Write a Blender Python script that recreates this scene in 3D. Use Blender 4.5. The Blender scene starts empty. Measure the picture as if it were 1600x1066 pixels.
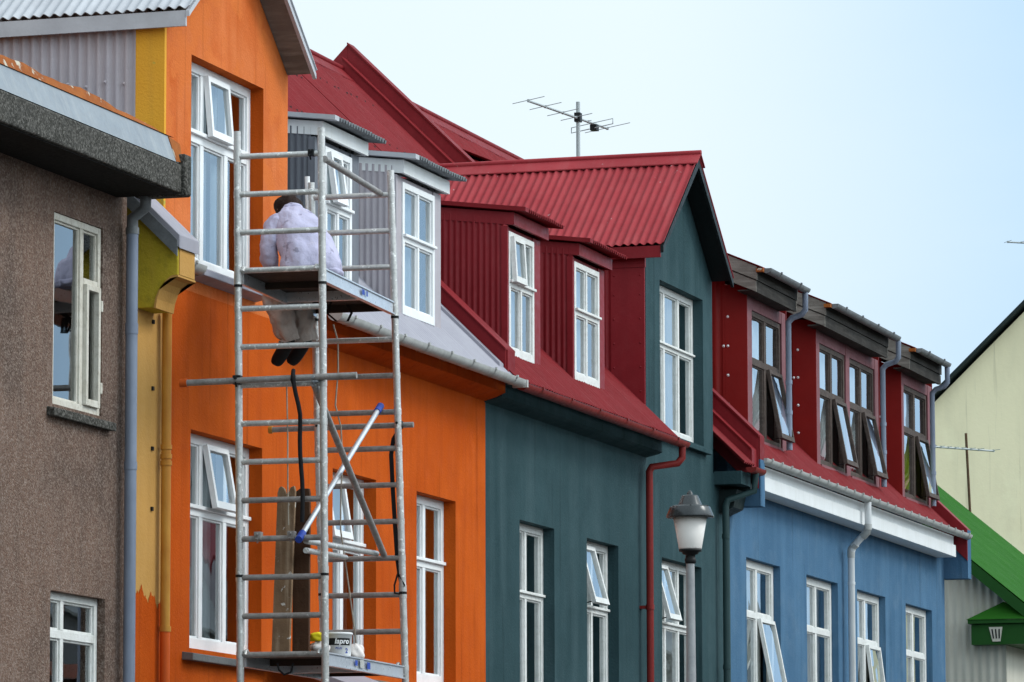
import bpy, math, random
from mathutils import Vector, Matrix
random.seed(7)
scene = bpy.context.scene
R = math.radians
PI = math.pi

# ------------------------------------------------------------------ camera
cam_data = bpy.data.cameras.new('camera')
cam = bpy.data.objects.new('camera', cam_data)
scene.collection.objects.link(cam)
scene.camera = cam
YAW, PITCH, ROLL = R(17.3753), R(7.0467), R(-0.128)
fw = Vector((math.cos(YAW)*math.cos(PITCH), math.sin(YAW)*math.cos(PITCH), math.sin(PITCH)))
rt = Vector((math.sin(YAW), -math.cos(YAW), 0.0))
up = rt.cross(fw)
r2 = rt*math.cos(ROLL) + up*math.sin(ROLL)
u2 = up*math.cos(ROLL) - rt*math.sin(ROLL)
m = Matrix((r2, u2, -fw)).transposed().to_4x4()
m.translation = Vector((0.0, -13.0, 1.6))
cam.matrix_world = m
cam_data.sensor_width = 36.0
cam_data.lens = 7369.5/1600*36.0
cam_data.clip_start = 0.5
cam_data.clip_end = 5000.0

# ------------------------------------------------------------------ sky and sun
SUN_EL, SUN_AZ = R(40), R(-72)            # azimuth measured from +X towards +Y
world = bpy.data.worlds.new('World')
scene.world = world
world.use_nodes = True
wn, wl = world.node_tree.nodes, world.node_tree.links
wn.clear()
w_out = wn.new('ShaderNodeOutputWorld')
w_bg = wn.new('ShaderNodeBackground'); w_bg.inputs['Strength'].default_value = 0.1
sky = wn.new('ShaderNodeTexSky'); sky.sky_type = 'NISHITA'; sky.sun_disc = False
sky.sun_elevation = SUN_EL; sky.sun_rotation = R(90) - SUN_AZ
sky.air_density = 1.0; sky.dust_density = 2.0
tc = wn.new('ShaderNodeTexCoord')
sep = wn.new('ShaderNodeSeparateXYZ'); wl.new(tc.outputs['Generated'], sep.inputs[0])
mp = wn.new('ShaderNodeMapping'); mp.inputs['Scale'].default_value = (2.2, 2.2, 7.0)
wl.new(tc.outputs['Generated'], mp.inputs['Vector'])
cn = wn.new('ShaderNodeTexNoise'); cn.inputs['Scale'].default_value = 2.3; cn.inputs['Detail'].default_value = 5; cn.inputs['Roughness'].default_value = 0.55
wl.new(mp.outputs[0], cn.inputs['Vector'])
# cloud brightness: an overcast deck, brighter overhead than at the horizon
el = wn.new('ShaderNodeMapRange'); el.inputs['From Min'].default_value = 0.2; el.inputs['From Max'].default_value = 0.9
el.inputs['To Min'].default_value = 10.9; el.inputs['To Max'].default_value = 14.0
wl.new(sep.outputs['Z'], el.inputs['Value'])
cc = wn.new('ShaderNodeMix'); cc.data_type = 'RGBA'
cc.inputs[6].default_value = (0.815, 0.938, 1.0, 1); cc.inputs[7].default_value = (0.44, 0.69, 0.965, 1)
# blue gap low in the sky, towards the far end of the street
dot = wn.new('ShaderNodeVectorMath'); dot.operation = 'DOT_PRODUCT'
dot.inputs[1].default_value = (0.981, -0.138, 0.139)
nrm = wn.new('ShaderNodeVectorMath'); nrm.operation = 'NORMALIZE'
wl.new(tc.outputs['Generated'], nrm.inputs[0]); wl.new(nrm.outputs[0], dot.inputs[0])
gap = wn.new('ShaderNodeMapRange'); gap.interpolation_type = 'SMOOTHSTEP'
gap.inputs['From Min'].default_value = 0.9135; gap.inputs['From Max'].default_value = 0.963
wl.new(dot.outputs['Value'], gap.inputs['Value'])
nr = wn.new('ShaderNodeMapRange'); nr.inputs['From Min'].default_value = 0.35; nr.inputs['From Max'].default_value = 0.65
nr.inputs['To Min'].default_value = 0.8; nr.inputs['To Max'].default_value = 1.0
wl.new(cn.outputs['Fac'], nr.inputs['Value'])
gm = wn.new('ShaderNodeMath'); gm.operation = 'MULTIPLY'
wl.new(gap.outputs[0], gm.inputs[0]); wl.new(nr.outputs[0], gm.inputs[1])
wl.new(gm.outputs[0], cc.inputs[0])
cm = wn.new('ShaderNodeVectorMath'); cm.operation = 'SCALE'
# thinner, brighter cloud on the street side, where the sun stands behind it
br = wn.new('ShaderNodeMapRange'); br.interpolation_type = 'SMOOTHSTEP'
br.inputs['From Min'].default_value = -0.15; br.inputs['From Max'].default_value = -0.95
br.inputs['To Min'].default_value = 1.0; br.inputs['To Max'].default_value = 2.3
wl.new(sep.outputs['Y'], br.inputs['Value'])
bm = wn.new('ShaderNodeMath'); bm.operation = 'MULTIPLY'
wl.new(el.outputs[0], bm.inputs[0]); wl.new(br.outputs[0], bm.inputs[1])
wl.new(cc.outputs[2], cm.inputs[0]); wl.new(bm.outputs[0], cm.inputs['Scale'])
mx = wn.new('ShaderNodeMix'); mx.data_type = 'RGBA'; mx.inputs[0].default_value = 0.94
wl.new(sky.outputs[0], mx.inputs[6]); wl.new(cm.outputs[0], mx.inputs[7])
wl.new(mx.outputs[2], w_bg.inputs['Color'])
wl.new(w_bg.outputs[0], w_out.inputs['Surface'])

sun_d = bpy.data.lights.new('sun', 'SUN'); sun_d.energy = 1.4; sun_d.angle = R(18); sun_d.color = (1.0, 0.96, 0.9)
sun = bpy.data.objects.new('sun', sun_d); scene.collection.objects.link(sun)
sv = Vector((math.cos(SUN_EL)*math.cos(SUN_AZ), math.cos(SUN_EL)*math.sin(SUN_AZ), math.sin(SUN_EL)))
sun.rotation_euler = sv.to_track_quat('Z', 'Y').to_euler()
sun.location = (30, -30, 40)

vs = scene.view_settings
vs.view_transform = 'Standard'; vs.look = 'None'; vs.exposure = 0.0; vs.gamma = 1.0; vs.use_curve_mapping = False

# ------------------------------------------------------------------ materials
def mat(name, c1, c2=None, rough=0.7, nscale=3.0, bump=0.0, bscale=60.0, streak=0.0, streak_c=None,
        speck=0.0, speck_c=None, speck_scale=120.0, metallic=0.0, spec=0.15, patch=None, patch_lo=0.55, patch_hi=0.6,
        patch_scale=6.0, dirt=0.0, dirt_c=(0.02, 0.02, 0.018), bdetail=4, stretch=(1, 1, 1), streak_scale=(7, 7, 0.5), drips=0.0):
    M = bpy.data.materials.new(name); M.use_nodes = True
    n, l = M.node_tree.nodes, M.node_tree.links
    b = n['Principled BSDF']
    b.inputs['Roughness'].default_value = rough; b.inputs['Metallic'].default_value = metallic
    b.inputs['Specular IOR Level'].default_value = 0.5 if metallic else spec
    t = n.new('ShaderNodeTexCoord')
    mp = n.new('ShaderNodeMapping'); mp.inputs['Scale'].default_value = stretch
    l.new(t.outputs['Object'], mp.inputs['Vector'])
    P = mp.outputs[0]
    def noise(scale, detail=4, vec=P, rough_=0.55):
        x = n.new('ShaderNodeTexNoise'); x.inputs['Scale'].default_value = scale; x.inputs['Detail'].default_value = detail
        x.inputs['Roughness'].default_value = rough_
        l.new(vec, x.inputs['Vector']); return x.outputs['Fac']
    def ramp(v, a, b_, lo=0.0, hi=1.0):
        x = n.new('ShaderNodeMapRange'); x.inputs['From Min'].default_value = a; x.inputs['From Max'].default_value = b_
        x.inputs['To Min'].default_value = lo; x.inputs['To Max'].default_value = hi
        l.new(v, x.inputs['Value']); return x.outputs[0]
    def mix(fac, a, b_):
        x = n.new('ShaderNodeMix'); x.data_type = 'RGBA'
        l.new(fac, x.inputs[0])
        for i, v in ((6, a), (7, b_)):
            if isinstance(v, tuple): x.inputs[i].default_value = (*v[:3], 1)
            else: l.new(v, x.inputs[i])
        return x.outputs[2]
    if c2 is None: c2 = tuple(v*0.82 for v in c1)
    col = mix(ramp(noise(nscale, 6), 0.3, 0.7), c1, c2)
    if streak:
        sm = n.new('ShaderNodeMapping'); sm.inputs['Scale'].default_value = streak_scale
        l.new(t.outputs['Object'], sm.inputs['Vector'])
        s = ramp(noise(1.0, 5, sm.outputs[0]), 0.48, 0.72, 0.0, streak)
        col = mix(s, col, streak_c or tuple(v*0.45 for v in c1))
    if patch:
        p = ramp(noise(patch_scale, 5), patch_lo, patch_hi)
        col = mix(p, col, patch)
    if drips:      # thin runs of dirty water down the wall
        dm_ = n.new('ShaderNodeMapping'); dm_.inputs['Scale'].default_value = (11, 11, 0.45); dm_.inputs['Location'].default_value = (3.7, 1.3, 0.4)
        l.new(t.outputs['Object'], dm_.inputs['Vector'])
        col = mix(ramp(noise(1.0, 3, dm_.outputs[0]), 0.60, 0.70, 0.0, drips), col, tuple(v*0.5 for v in c1))
        col = mix(ramp(noise(0.55, 6, P, 0.7), 0.52, 0.66, 0.0, drips*0.7), col, tuple(min(1, v*1.35+0.004) for v in c2))
    if dirt:
        d = ramp(noise(nscale*3.1, 8, P, 0.7), 0.5, 0.75, 0.0, dirt)
        col = mix(d, col, dirt_c)
    if speck:
        v = n.new('ShaderNodeTexVoronoi'); v.inputs['Scale'].default_value = speck_scale
        l.new(P, v.inputs['Vector'])
        sx = n.new('ShaderNodeSeparateColor'); l.new(v.outputs['Color'], sx.inputs[0])
        col = mix(ramp(sx.outputs[0], 0.35, 1.0, 0.0, speck), col, speck_c or tuple(min(1, v_*2.2) for v_ in c1))
        col = mix(ramp(sx.outputs[1], 0.55, 1.0, 0.0, speck*0.8), col, tuple(v_*0.35 for v_ in c1))
    l.new(col, b.inputs['Base Color'])
    rr = ramp(noise(nscale*5, 4), 0.3, 0.7, max(0.03, rough-0.1), min(1, rough+0.1))
    l.new(rr, b.inputs['Roughness'])
    if bump:
        bp = n.new('ShaderNodeBump'); bp.inputs['Strength'].default_value = bump; bp.inputs['Distance'].default_value = 0.02
        l.new(noise(bscale, bdetail, t.outputs['Object'], 0.65), bp.inputs['Height'])
        l.new(bp.outputs[0], b.inputs['Normal'])
    return M

def glass_mat(name, tint=(0.9, 0.95, 0.95), boost=2.25):
    M = bpy.data.materials.new(name); M.use_nodes = True
    n, l = M.node_tree.nodes, M.node_tree.links
    n.remove(n['Principled BSDF'])
    o = n['Material Output']
    tr = n.new('ShaderNodeBsdfTransparent'); tr.inputs[0].default_value = (*tint, 1)
    g = n.new('ShaderNodeBsdfGlossy'); g.inputs['Roughness'].default_value = 0.015; g.inputs[0].default_value = (0.95, 0.98, 1, 1)
    f = n.new('ShaderNodeFresnel'); f.inputs['IOR'].default_value = 1.5
    t = n.new('ShaderNodeTexCoord'); nz = n.new('ShaderNodeTexNoise'); nz.inputs['Scale'].default_value = 2.5; nz.inputs['Detail'].default_value = 1
    l.new(t.outputs['Object'], nz.inputs['Vector'])
    bp = n.new('ShaderNodeBump'); bp.inputs['Strength'].default_value = 0.10; bp.inputs['Distance'].default_value = 0.03
    l.new(nz.outputs['Fac'], bp.inputs['Height']); l.new(bp.outputs[0], g.inputs['Normal'])
    k = n.new('ShaderNodeMath'); k.operation = 'MULTIPLY'; k.use_clamp = True; k.inputs[1].default_value = boost
    l.new(f.outputs[0], k.inputs[0])
    mxs = n.new('ShaderNodeMixShader')
    l.new(k.outputs[0], mxs.inputs[0]); l.new(tr.outputs[0], mxs.inputs[1]); l.new(g.outputs[0], mxs.inputs[2])
    l.new(mxs.outputs[0], o.inputs['Surface'])
    return M

MT = {}
MT['orange'] = mat('orange_render', (0.43, 0.066, 0.006), (0.53, 0.098, 0.011), 0.75, 0.9, 0.35, 45, spec=0.03, streak=0.6, streak_c=(0.36, 0.058, 0.008), dirt=0.28, dirt_c=(0.33, 0.052, 0.008), drips=0.4)
MT['orange_faded'] = mat('faded_orange_render', (0.50, 0.105, 0.022), (0.62, 0.185, 0.062), 0.8, 1.6, 0.4, 45, spec=0.04, streak=0.7, streak_c=(0.50, 0.105, 0.022), patch=(0.58, 0.15, 0.038), patch_lo=0.5, patch_hi=0.56, patch_scale=2.6, drips=0.4)
MT['green'] = mat('dark_green_render', (0.023, 0.050, 0.057), (0.036, 0.072, 0.081), 0.7, 0.9, 0.35, 40, spec=0.04, streak=0.75, streak_c=(0.050, 0.088, 0.098), streak_scale=(3.2, 3.2, 0.28), dirt=0.3, dirt_c=(0.017, 0.037, 0.042), patch=(0.028, 0.056, 0.065), patch_lo=0.6, patch_hi=0.75, patch_scale=2.2, drips=0.4)
MT['blue'] = mat('blue_render', (0.050, 0.118, 0.205), (0.070, 0.150, 0.250), 0.7, 0.9, 0.35, 40, spec=0.04, streak=0.75, streak_c=(0.088, 0.180, 0.285), streak_scale=(3.5, 3.5, 0.3), dirt=0.22, dirt_c=(0.2, 0.27, 0.33), drips=0.4)
MT['pebble'] = mat('pebbledash', (0.182, 0.113, 0.084), (0.140, 0.089, 0.068), 0.9, 0.8, 0.9, 70, patch=(0.095, 0.064, 0.051), patch_lo=0.50, patch_hi=0.66, patch_scale=1.3, drips=0.35, speck=0.5, speck_c=(0.36, 0.29, 0.25), speck_scale=75, streak=0.5, streak_c=(0.075, 0.055, 0.047), bdetail=2)
MT['concrete'] = mat('mossy_concrete', (0.070, 0.067, 0.060), (0.035, 0.034, 0.030), 0.95, 5, 0.9, 50, speck=0.7, speck_c=(0.20, 0.19, 0.175), speck_scale=70, dirt=0.6, dirt_c=(0.03, 0.03, 0.022))
MT['yellow'] = mat('yellow_render', (0.72, 0.36, 0.035), (0.66, 0.31, 0.03), 0.8, 2, 0.4, 50, patch=(0.38, 0.36, 0.07), patch_lo=0.66, patch_hi=0.70, patch_scale=3.3, streak=0.35, streak_c=(0.5, 0.25, 0.04))
MT['mossy_yellow'] = mat('mossy_yellow_render', (0.50, 0.39, 0.03), (0.42, 0.31, 0.025), 0.8, 3, 0.4, 50, dirt=0.5, dirt_c=(0.10, 0.10, 0.015), streak=0.5, streak_c=(0.5, 0.33, 0.05))
MT['tan'] = mat('ochre_render', (0.52, 0.29, 0.085), (0.48, 0.26, 0.07), 0.75, 2, 0.25, 40, streak=0.3, streak_c=(0.36, 0.19, 0.05))
MT['white'] = mat('white_paint', (0.80, 0.81, 0.82), (0.72, 0.74, 0.75), 0.5, 6, 0.08, 60, dirt=0.12, dirt_c=(0.4, 0.38, 0.34))
MT['white_old'] = mat('worn_white_paint', (0.72, 0.73, 0.72), (0.62, 0.63, 0.61), 0.55, 8, 0.15, 60, dirt=0.35, dirt_c=(0.30, 0.27, 0.22))
MT['cream_old'] = mat('worn_cream_paint', (0.62, 0.60, 0.54), (0.52, 0.49, 0.42), 0.6, 8, 0.2, 60, dirt=0.5, dirt_c=(0.2, 0.15, 0.10))
MT['fascia_white'] = mat('white_fascia_paint', (0.74, 0.76, 0.77), (0.68, 0.70, 0.70), 0.5, 3, 0.08, 50, streak=0.2, streak_c=(0.52, 0.52, 0.48), streak_scale=(20, 20, 1.5))
MT['red_roof'] = mat('red_roof_paint', (0.185, 0.015, 0.019), (0.155, 0.012, 0.015), 0.55, 2.5, 0.1, 30, spec=0.07, streak=0.35, streak_c=(0.23, 0.035, 0.038), streak_scale=(9, 1.5, 1.5), dirt=0.12, dirt_c=(0.12, 0.02, 0.02))
MT['red_gable'] = mat('weathered_red_roof_paint', (0.33, 0.042, 0.050), (0.27, 0.031, 0.038), 0.6, 1.6, 0.1, 30, spec=0.08, streak=0.4, streak_c=(0.34, 0.075, 0.078), streak_scale=(1.5, 9, 1.5), patch=(0.44, 0.27, 0.27), patch_lo=0.70, patch_hi=0.73, patch_scale=9, dirt=0.1, dirt_c=(0.12, 0.02, 0.02))
MT['red_clad'] = mat('red_cladding_paint', (0.225, 0.018, 0.024), (0.19, 0.014, 0.019), 0.5, 3, 0.1, 30, streak=0.4, streak_c=(0.15, 0.012, 0.017), patch=(0.30, 0.31, 0.35), patch_lo=0.755, patch_hi=0.765, patch_scale=5, dirt=0.08, dirt_c=(0.35, 0.10, 0.10))
MT['red_side'] = mat('deep_red_cladding_paint', (0.22, 0.014, 0.012), (0.19, 0.012, 0.011), 0.45, 3, 0.08, 30, streak=0.3, streak_c=(0.15, 0.010, 0.010))
MT['grey_clad'] = mat('grey_cladding_paint', (0.42, 0.39, 0.42), (0.36, 0.335, 0.365), 0.55, 2.5, 0.1, 30, streak=0.5, streak_c=(0.34, 0.26, 0.25), dirt=0.1, dirt_c=(0.2, 0.17, 0.17))
MT['slate_clad'] = mat('slate_grey_cladding_paint', (0.15, 0.16, 0.185), (0.12, 0.13, 0.15), 0.55, 2.5, 0.1, 30, streak=0.5, streak_c=(0.22, 0.22, 0.25))
MT['grey_roof'] = mat('grey_roof_paint', (0.33, 0.325, 0.37), (0.29, 0.285, 0.33), 0.5, 3, 0.08, 30, streak=0.4, streak_c=(0.30, 0.29, 0.32), streak_scale=(6, 1.5, 1.5), dirt=0.15, dirt_c=(0.2, 0.19, 0.2))
MT['galv'] = mat('galvanised_sheet', (0.25, 0.28, 0.31), (0.20, 0.23, 0.265), 0.6, 5, 0.12, 60, metallic=0.15, streak=0.5, streak_c=(0.33, 0.35, 0.36), streak_scale=(14, 4, 3), dirt=0.35, dirt_c=(0.22, 0.22, 0.22))
MT['galv_dark'] = mat('weathered_galvanised_sheet', (0.20, 0.215, 0.225), (0.12, 0.13, 0.14), 0.55, 9, 0.12, 60, metallic=0.3, dirt=0.4, dirt_c=(0.05, 0.05, 0.05))
MT['white_sheet'] = mat('white_roof_sheet', (0.47, 0.485, 0.52), (0.38, 0.39, 0.42), 0.5, 4, 0.1, 40, dirt=0.15, dirt_c=(0.3, 0.3, 0.3))
MT['rust'] = mat('rusty_sheet', (0.33, 0.105, 0.022), (0.20, 0.055, 0.015), 0.85, 7, 0.3, 60, patch=(0.46, 0.42, 0.34), patch_lo=0.6, patch_hi=0.64, patch_scale=7)
MT['gutter'] = mat('grey_painted_gutter', (0.44, 0.45, 0.44), (0.36, 0.37, 0.36), 0.5, 5, 0.1, 50, dirt=0.3, dirt_c=(0.16, 0.16, 0.15), streak=0.4, streak_c=(0.22, 0.22, 0.21), streak_scale=(12, 12, 4))
MT['pvc'] = mat('blue_grey_pipe', (0.24, 0.28, 0.36), (0.19, 0.225, 0.30), 0.45, 4, 0.05, 40, streak=0.5, streak_c=(0.14, 0.16, 0.2), streak_scale=(20, 20, 0.6))
MT['ochre_pipe'] = mat('ochre_painted_pipe', (0.50, 0.25, 0.045), (0.42, 0.18, 0.03), 0.5, 5, 0.1, 40, streak=0.6, streak_c=(0.35, 0.12, 0.02), streak_scale=(14, 14, 0.8))
MT['orange_pipe'] = mat('orange_painted_pipe', (0.58, 0.10, 0.015), None, 0.5, 5, 0.1, 40)
MT['red_pipe'] = mat('red_painted_pipe', (0.21, 0.022, 0.02), (0.16, 0.018, 0.016), 0.45, 5, 0.08, 40, dirt=0.15, dirt_c=(0.05, 0.01, 0.01))
MT['green_pipe'] = mat('dark_green_pipe', (0.026, 0.055, 0.058), None, 0.5, 5, 0.08, 40)
MT['white_pipe'] = mat('white_painted_pipe', (0.66, 0.68, 0.69), (0.56, 0.58, 0.60), 0.45, 3, 0.05, 40, streak=0.4, streak_c=(0.45, 0.45, 0.44), streak_scale=(20, 20, 0.7))
MT['old_wood'] = mat('weathered_grey_wood', (0.20, 0.185, 0.165), (0.13, 0.12, 0.105), 0.85, 2.5, 0.3, 40, streak=0.6, streak_c=(0.33, 0.31, 0.28), streak_scale=(2, 2, 26), dirt=0.3, dirt_c=(0.06, 0.055, 0.05))
MT['dark_wood'] = mat('dark_weathered_wood', (0.045, 0.041, 0.037), (0.025, 0.023, 0.021), 0.85, 2.5, 0.3, 40, streak=0.6, streak_c=(0.085, 0.077, 0.07), streak_scale=(2, 2, 26))
MT['brown_frame'] = mat('brown_stained_frame', (0.085, 0.064, 0.055), (0.055, 0.042, 0.037), 0.7, 9, 0.2, 60, dirt=0.45, dirt_c=(0.19, 0.165, 0.15))
MT['mauve_frame'] = mat('faded_mauve_red_paint', (0.21, 0.095, 0.105), (0.17, 0.065, 0.075), 0.65, 4, 0.15, 50, streak=0.5, streak_c=(0.15, 0.04, 0.045))
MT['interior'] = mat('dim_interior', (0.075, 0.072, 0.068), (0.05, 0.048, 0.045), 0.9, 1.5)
MT['curtain'] = mat('pale_curtain', (0.50, 0.55, 0.58), (0.42, 0.47, 0.50), 0.9, 3)
MT['curtain_grey'] = mat('grey_curtain', (0.46, 0.46, 0.43), (0.38, 0.38, 0.35), 0.9, 3)
MT['curtain_reflection_brown'] = mat('brown_curtain_and_reflection', (0.16, 0.085, 0.065), (0.11, 0.06, 0.045), 0.9, 3)  # brown curtains; at the gable window, a painted reflection of the reveal
MT['lime'] = mat('lime_green_blind', (0.45, 0.58, 0.03), (0.38, 0.5, 0.03), 0.8, 3)
MT['sill_grey'] = mat('grey_painted_sill', (0.17, 0.17, 0.17), (0.12, 0.12, 0.12), 0.7, 5, 0.2, 40, dirt=0.3)
MT['screw_dark'] = mat('dark_red_fixing', (0.045, 0.008, 0.009), None, 0.6, 6)
MT['eaves_shade'] = mat('painted_soffit_shade', (0.016, 0.015, 0.014), None, 0.9, 6, 0.3, 40)  # near-black colour holds the shade beneath the eaves
MT['blind'] = mat('white_blind', (0.78, 0.80, 0.82), (0.70, 0.73, 0.75), 0.9, 3)
MT['glass'] = glass_mat('window_glass')
MT['alu'] = mat('scaffold_aluminium', (0.58, 0.58, 0.57), (0.44, 0.44, 0.43), 0.42, 14, 0.1, 80, metallic=0.5, patch=(0.80, 0.80, 0.78), patch_lo=0.60, patch_hi=0.63, patch_scale=26, dirt=0.55, dirt_c=(0.16, 0.15, 0.14))
MT['steel'] = mat('dirty_scaffold_steel', (0.34, 0.325, 0.315), (0.22, 0.205, 0.195), 0.55, 14, 0.15, 80, metallic=0.4, dirt=0.6, dirt_c=(0.085, 0.07, 0.062), patch=(0.42, 0.41, 0.40), patch_lo=0.66, patch_hi=0.7, patch_scale=22)
MT['bright_alu'] = mat('bright_aluminium', (0.62, 0.64, 0.68), (0.52, 0.54, 0.58), 0.35, 9, 0.05, 80, metallic=0.6)
MT['blue_plastic'] = mat('blue_plastic', (0.03, 0.07, 0.38), None, 0.45, 6)
MT['deck_under'] = mat('deck_plywood_underside', (0.050, 0.036, 0.028), (0.032, 0.024, 0.02), 0.8, 4, 0.1, 50)
MT['strap'] = mat('black_strap', (0.012, 0.012, 0.014), None, 0.7, 6)
MT['rope'] = mat('pale_rope', (0.42, 0.38, 0.32), (0.30, 0.27, 0.22), 0.9, 20, 0.3, 200)
MT['plank'] = mat('worn_scaffold_board', (0.27, 0.175, 0.105), (0.16, 0.105, 0.065), 0.9, 5, 0.4, 30, streak=0.8, streak_c=(0.40, 0.31, 0.22), streak_scale=(26, 26, 1.5), patch=(0.60, 0.58, 0.54), patch_lo=0.63, patch_hi=0.66, patch_scale=16)
MT['plank_dark'] = mat('dark_scaffold_board', (0.085, 0.042, 0.024), (0.05, 0.026, 0.016), 0.9, 5, 0.4, 30, streak=0.6, streak_c=(0.085, 0.05, 0.03), streak_scale=(26, 26, 1.5))
MT['black'] = mat('black_metal', (0.015, 0.016, 0.017), None, 0.5, 8)
MT['dark_trim'] = mat('near_black_green_paint', (0.018, 0.030, 0.031), (0.013, 0.022, 0.023), 0.55, 4, 0.1, 40)
MT['black_trim'] = mat('black_green_gloss_paint', (0.008, 0.014, 0.015), None, 0.5, 4, 0.1, 40)
MT['lamp_cap'] = mat('dark_grey_enamel', (0.040, 0.046, 0.050), (0.03, 0.035, 0.038), 0.25, 5, metallic=0.3)
MT['opal'] = mat('opal_glass', (0.78, 0.75, 0.72), (0.74, 0.71, 0.68), 0.3, 3)
MT['pole'] = mat('galvanised_pole', (0.36, 0.37, 0.385), (0.29, 0.30, 0.315), 0.55, 9, 0.1, 60, metallic=0.3, dirt=0.35, dirt_c=(0.19, 0.19, 0.19))
MT['far_green'] = mat('bright_green_roof_paint', (0.018, 0.098, 0.010), (0.023, 0.115, 0.012), 0.55, 1.2, 0.08, 20, spec=0.05, streak=0.4, streak_c=(0.016, 0.09, 0.011), streak_scale=(5, 1, 1))
MT['far_green_dark'] = mat('green_trim_paint', (0.018, 0.085, 0.016), None, 0.55, 3)
MT['cream_clad'] = mat('cream_cladding_paint', (0.62, 0.60, 0.52), (0.55, 0.53, 0.45), 0.6, 2, 0.1, 30, streak=0.4, streak_c=(0.42, 0.40, 0.33))
MT['pale_yellow'] = mat('pale_yellow_render', (0.86, 0.80, 0.56), (0.81, 0.75, 0.52), 0.8, 0.6, 0.2, 12, streak=0.35, streak_c=(0.52, 0.49, 0.35), streak_scale=(1.5, 1.5, 0.4), patch=(0.46, 0.44, 0.33), patch_lo=0.69, patch_hi=0.74, patch_scale=1.3, drips=0.4)
MT['asphalt'] = mat('asphalt', (0.055, 0.055, 0.057), (0.04, 0.04, 0.042), 0.9, 0.6, 0.4, 40)
MT['paving'] = mat('concrete_paving', (0.15, 0.147, 0.14), (0.11, 0.108, 0.102), 0.9, 1.5, 0.3, 30)
MT['ground'] = mat('ground', (0.16, 0.17, 0.12), (0.12, 0.13, 0.09), 0.95, 0.1)
MT['antenna'] = mat('antenna_metal', (0.36, 0.40, 0.41), (0.30, 0.33, 0.34), 0.5, 9, metallic=0.3)
MT['rusty_mast'] = mat('rusty_mast', (0.13, 0.075, 0.045), (0.07, 0.045, 0.03), 0.85, 12)

# ------------------------------------------------------------------ mesh helpers
class MB:
    def __init__(self): self.v = []; self.f = []; self.mi = []; self.sm = []
    def face(self, pts, mi=0, smooth=False):
        b = len(self.v); self.v += [tuple(p) for p in pts]
        self.f.append(tuple(range(b, b+len(pts)))); self.mi.append(mi); self.sm.append(smooth)
    def add(self, verts, faces, mi=0, smooth=False):
        b = len(self.v); self.v += [tuple(p) for p in verts]
        for f in faces:
            self.f.append(tuple(b+i for i in f)); self.mi.append(mi); self.sm.append(smooth)
    def box(self, x0, x1, y0, y1, z0, z1, mi=0):
        v = [(x0, y0, z0), (x1, y0, z0), (x1, y1, z0), (x0, y1, z0), (x0, y0, z1), (x1, y0, z1), (x1, y1, z1), (x0, y1, z1)]
        self.add(v, [(0, 3, 2, 1), (4, 5, 6, 7), (0, 1, 5, 4), (1, 2, 6, 5), (2, 3, 7, 6), (3, 0, 4, 7)], mi)
    def obox(self, c, ax, ay, az, hx, hy, hz, mi=0):
        c, ax, ay, az = map(Vector, (c, ax, ay, az)); v = []
        for sz in (-1, 1):
            for sx, sy in ((-1, -1), (1, -1), (1, 1), (-1, 1)):
                v.append(c + ax*hx*sx + ay*hy*sy + az*hz*sz)
        self.add(v, [(0, 3, 2, 1), (4, 5, 6, 7), (0, 1, 5, 4), (1, 2, 6, 5), (2, 3, 7, 6), (3, 0, 4, 7)], mi)
    def prism(self, poly, d, mi=0):
        d = Vector(d); a = [Vector(p) for p in poly]; n = len(a)
        v = a + [p + d for p in a]
        fs = [tuple(range(n-1, -1, -1)), tuple(range(n, 2*n))] + [(i, (i+1) % n, n+(i+1) % n, n+i) for i in range(n)]
        self.add(v, fs, mi)
    def tube(self, pts, r, n=10, mi=0, caps=True, closed=False):
        pts = [Vector(p) for p in pts]
        if not isinstance(r, (list, tuple)): r = [r]*len(pts)
        rings = []; prev = None
        for i, p in enumerate(pts):
            if i == 0: d = pts[1]-pts[0]
            elif i == len(pts)-1: d = pts[-1]-pts[-2]
            else: d = (pts[i+1]-pts[i]).normalized() + (pts[i]-pts[i-1]).normalized()
            d.normalize()
            if prev is None:
                a = Vector((0, 0, 1)) if abs(d.z) < 0.9 else Vector((1, 0, 0))
                u = d.cross(a).normalized()
            else:
                u = prev - d*prev.dot(d); u.normalize()
            w = d.cross(u); prev = u
            k = 1.0
            if 0 < i < len(pts)-1:
                c = (pts[i+1]-pts[i]).normalized().dot(d); k = 1/max(0.5, c)
            rings.append([p + (u*math.cos(2*PI*j/n) + w*math.sin(2*PI*j/n))*r[i] for j in range(n)])
        v = [q for ring in rings for q in ring]; fs = []
        for i in range(len(pts)-1):
            for j in range(n):
                fs.append((i*n+j, i*n+(j+1) % n, (i+1)*n+(j+1) % n, (i+1)*n+j))
        self.add(v, fs, mi, True)
        if caps:
            self.face(list(reversed(rings[0])), mi); self.face(rings[-1], mi)
    def lathe(self, c, prof, n=24, mi=0, ax=(0, 0, 1)):
        c = Vector(c); v = []; fs = []
        for r, z in prof:
            for j in range(n): v.append(c + Vector((r*math.cos(2*PI*j/n), r*math.sin(2*PI*j/n), z)))
        for i in range(len(prof)-1):
            for j in range(n): fs.append((i*n+j, i*n+(j+1) % n, (i+1)*n+(j+1) % n, (i+1)*n+j))
        self.add(v, fs, mi, True)
    def loft(self, rings, mi=0, caps=True):
        n = len(rings[0]); v = [q for r_ in rings for q in r_]; fs = []
        for i in range(len(rings)-1):
            for j in range(n): fs.append((i*n+j, i*n+(j+1) % n, (i+1)*n+(j+1) % n, (i+1)*n+j))
        if caps:
            fs.append(tuple(range(n-1, -1, -1))); fs.append(tuple((len(rings)-1)*n+j for j in range(n)))
        self.add(v, fs, mi, True)

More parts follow.
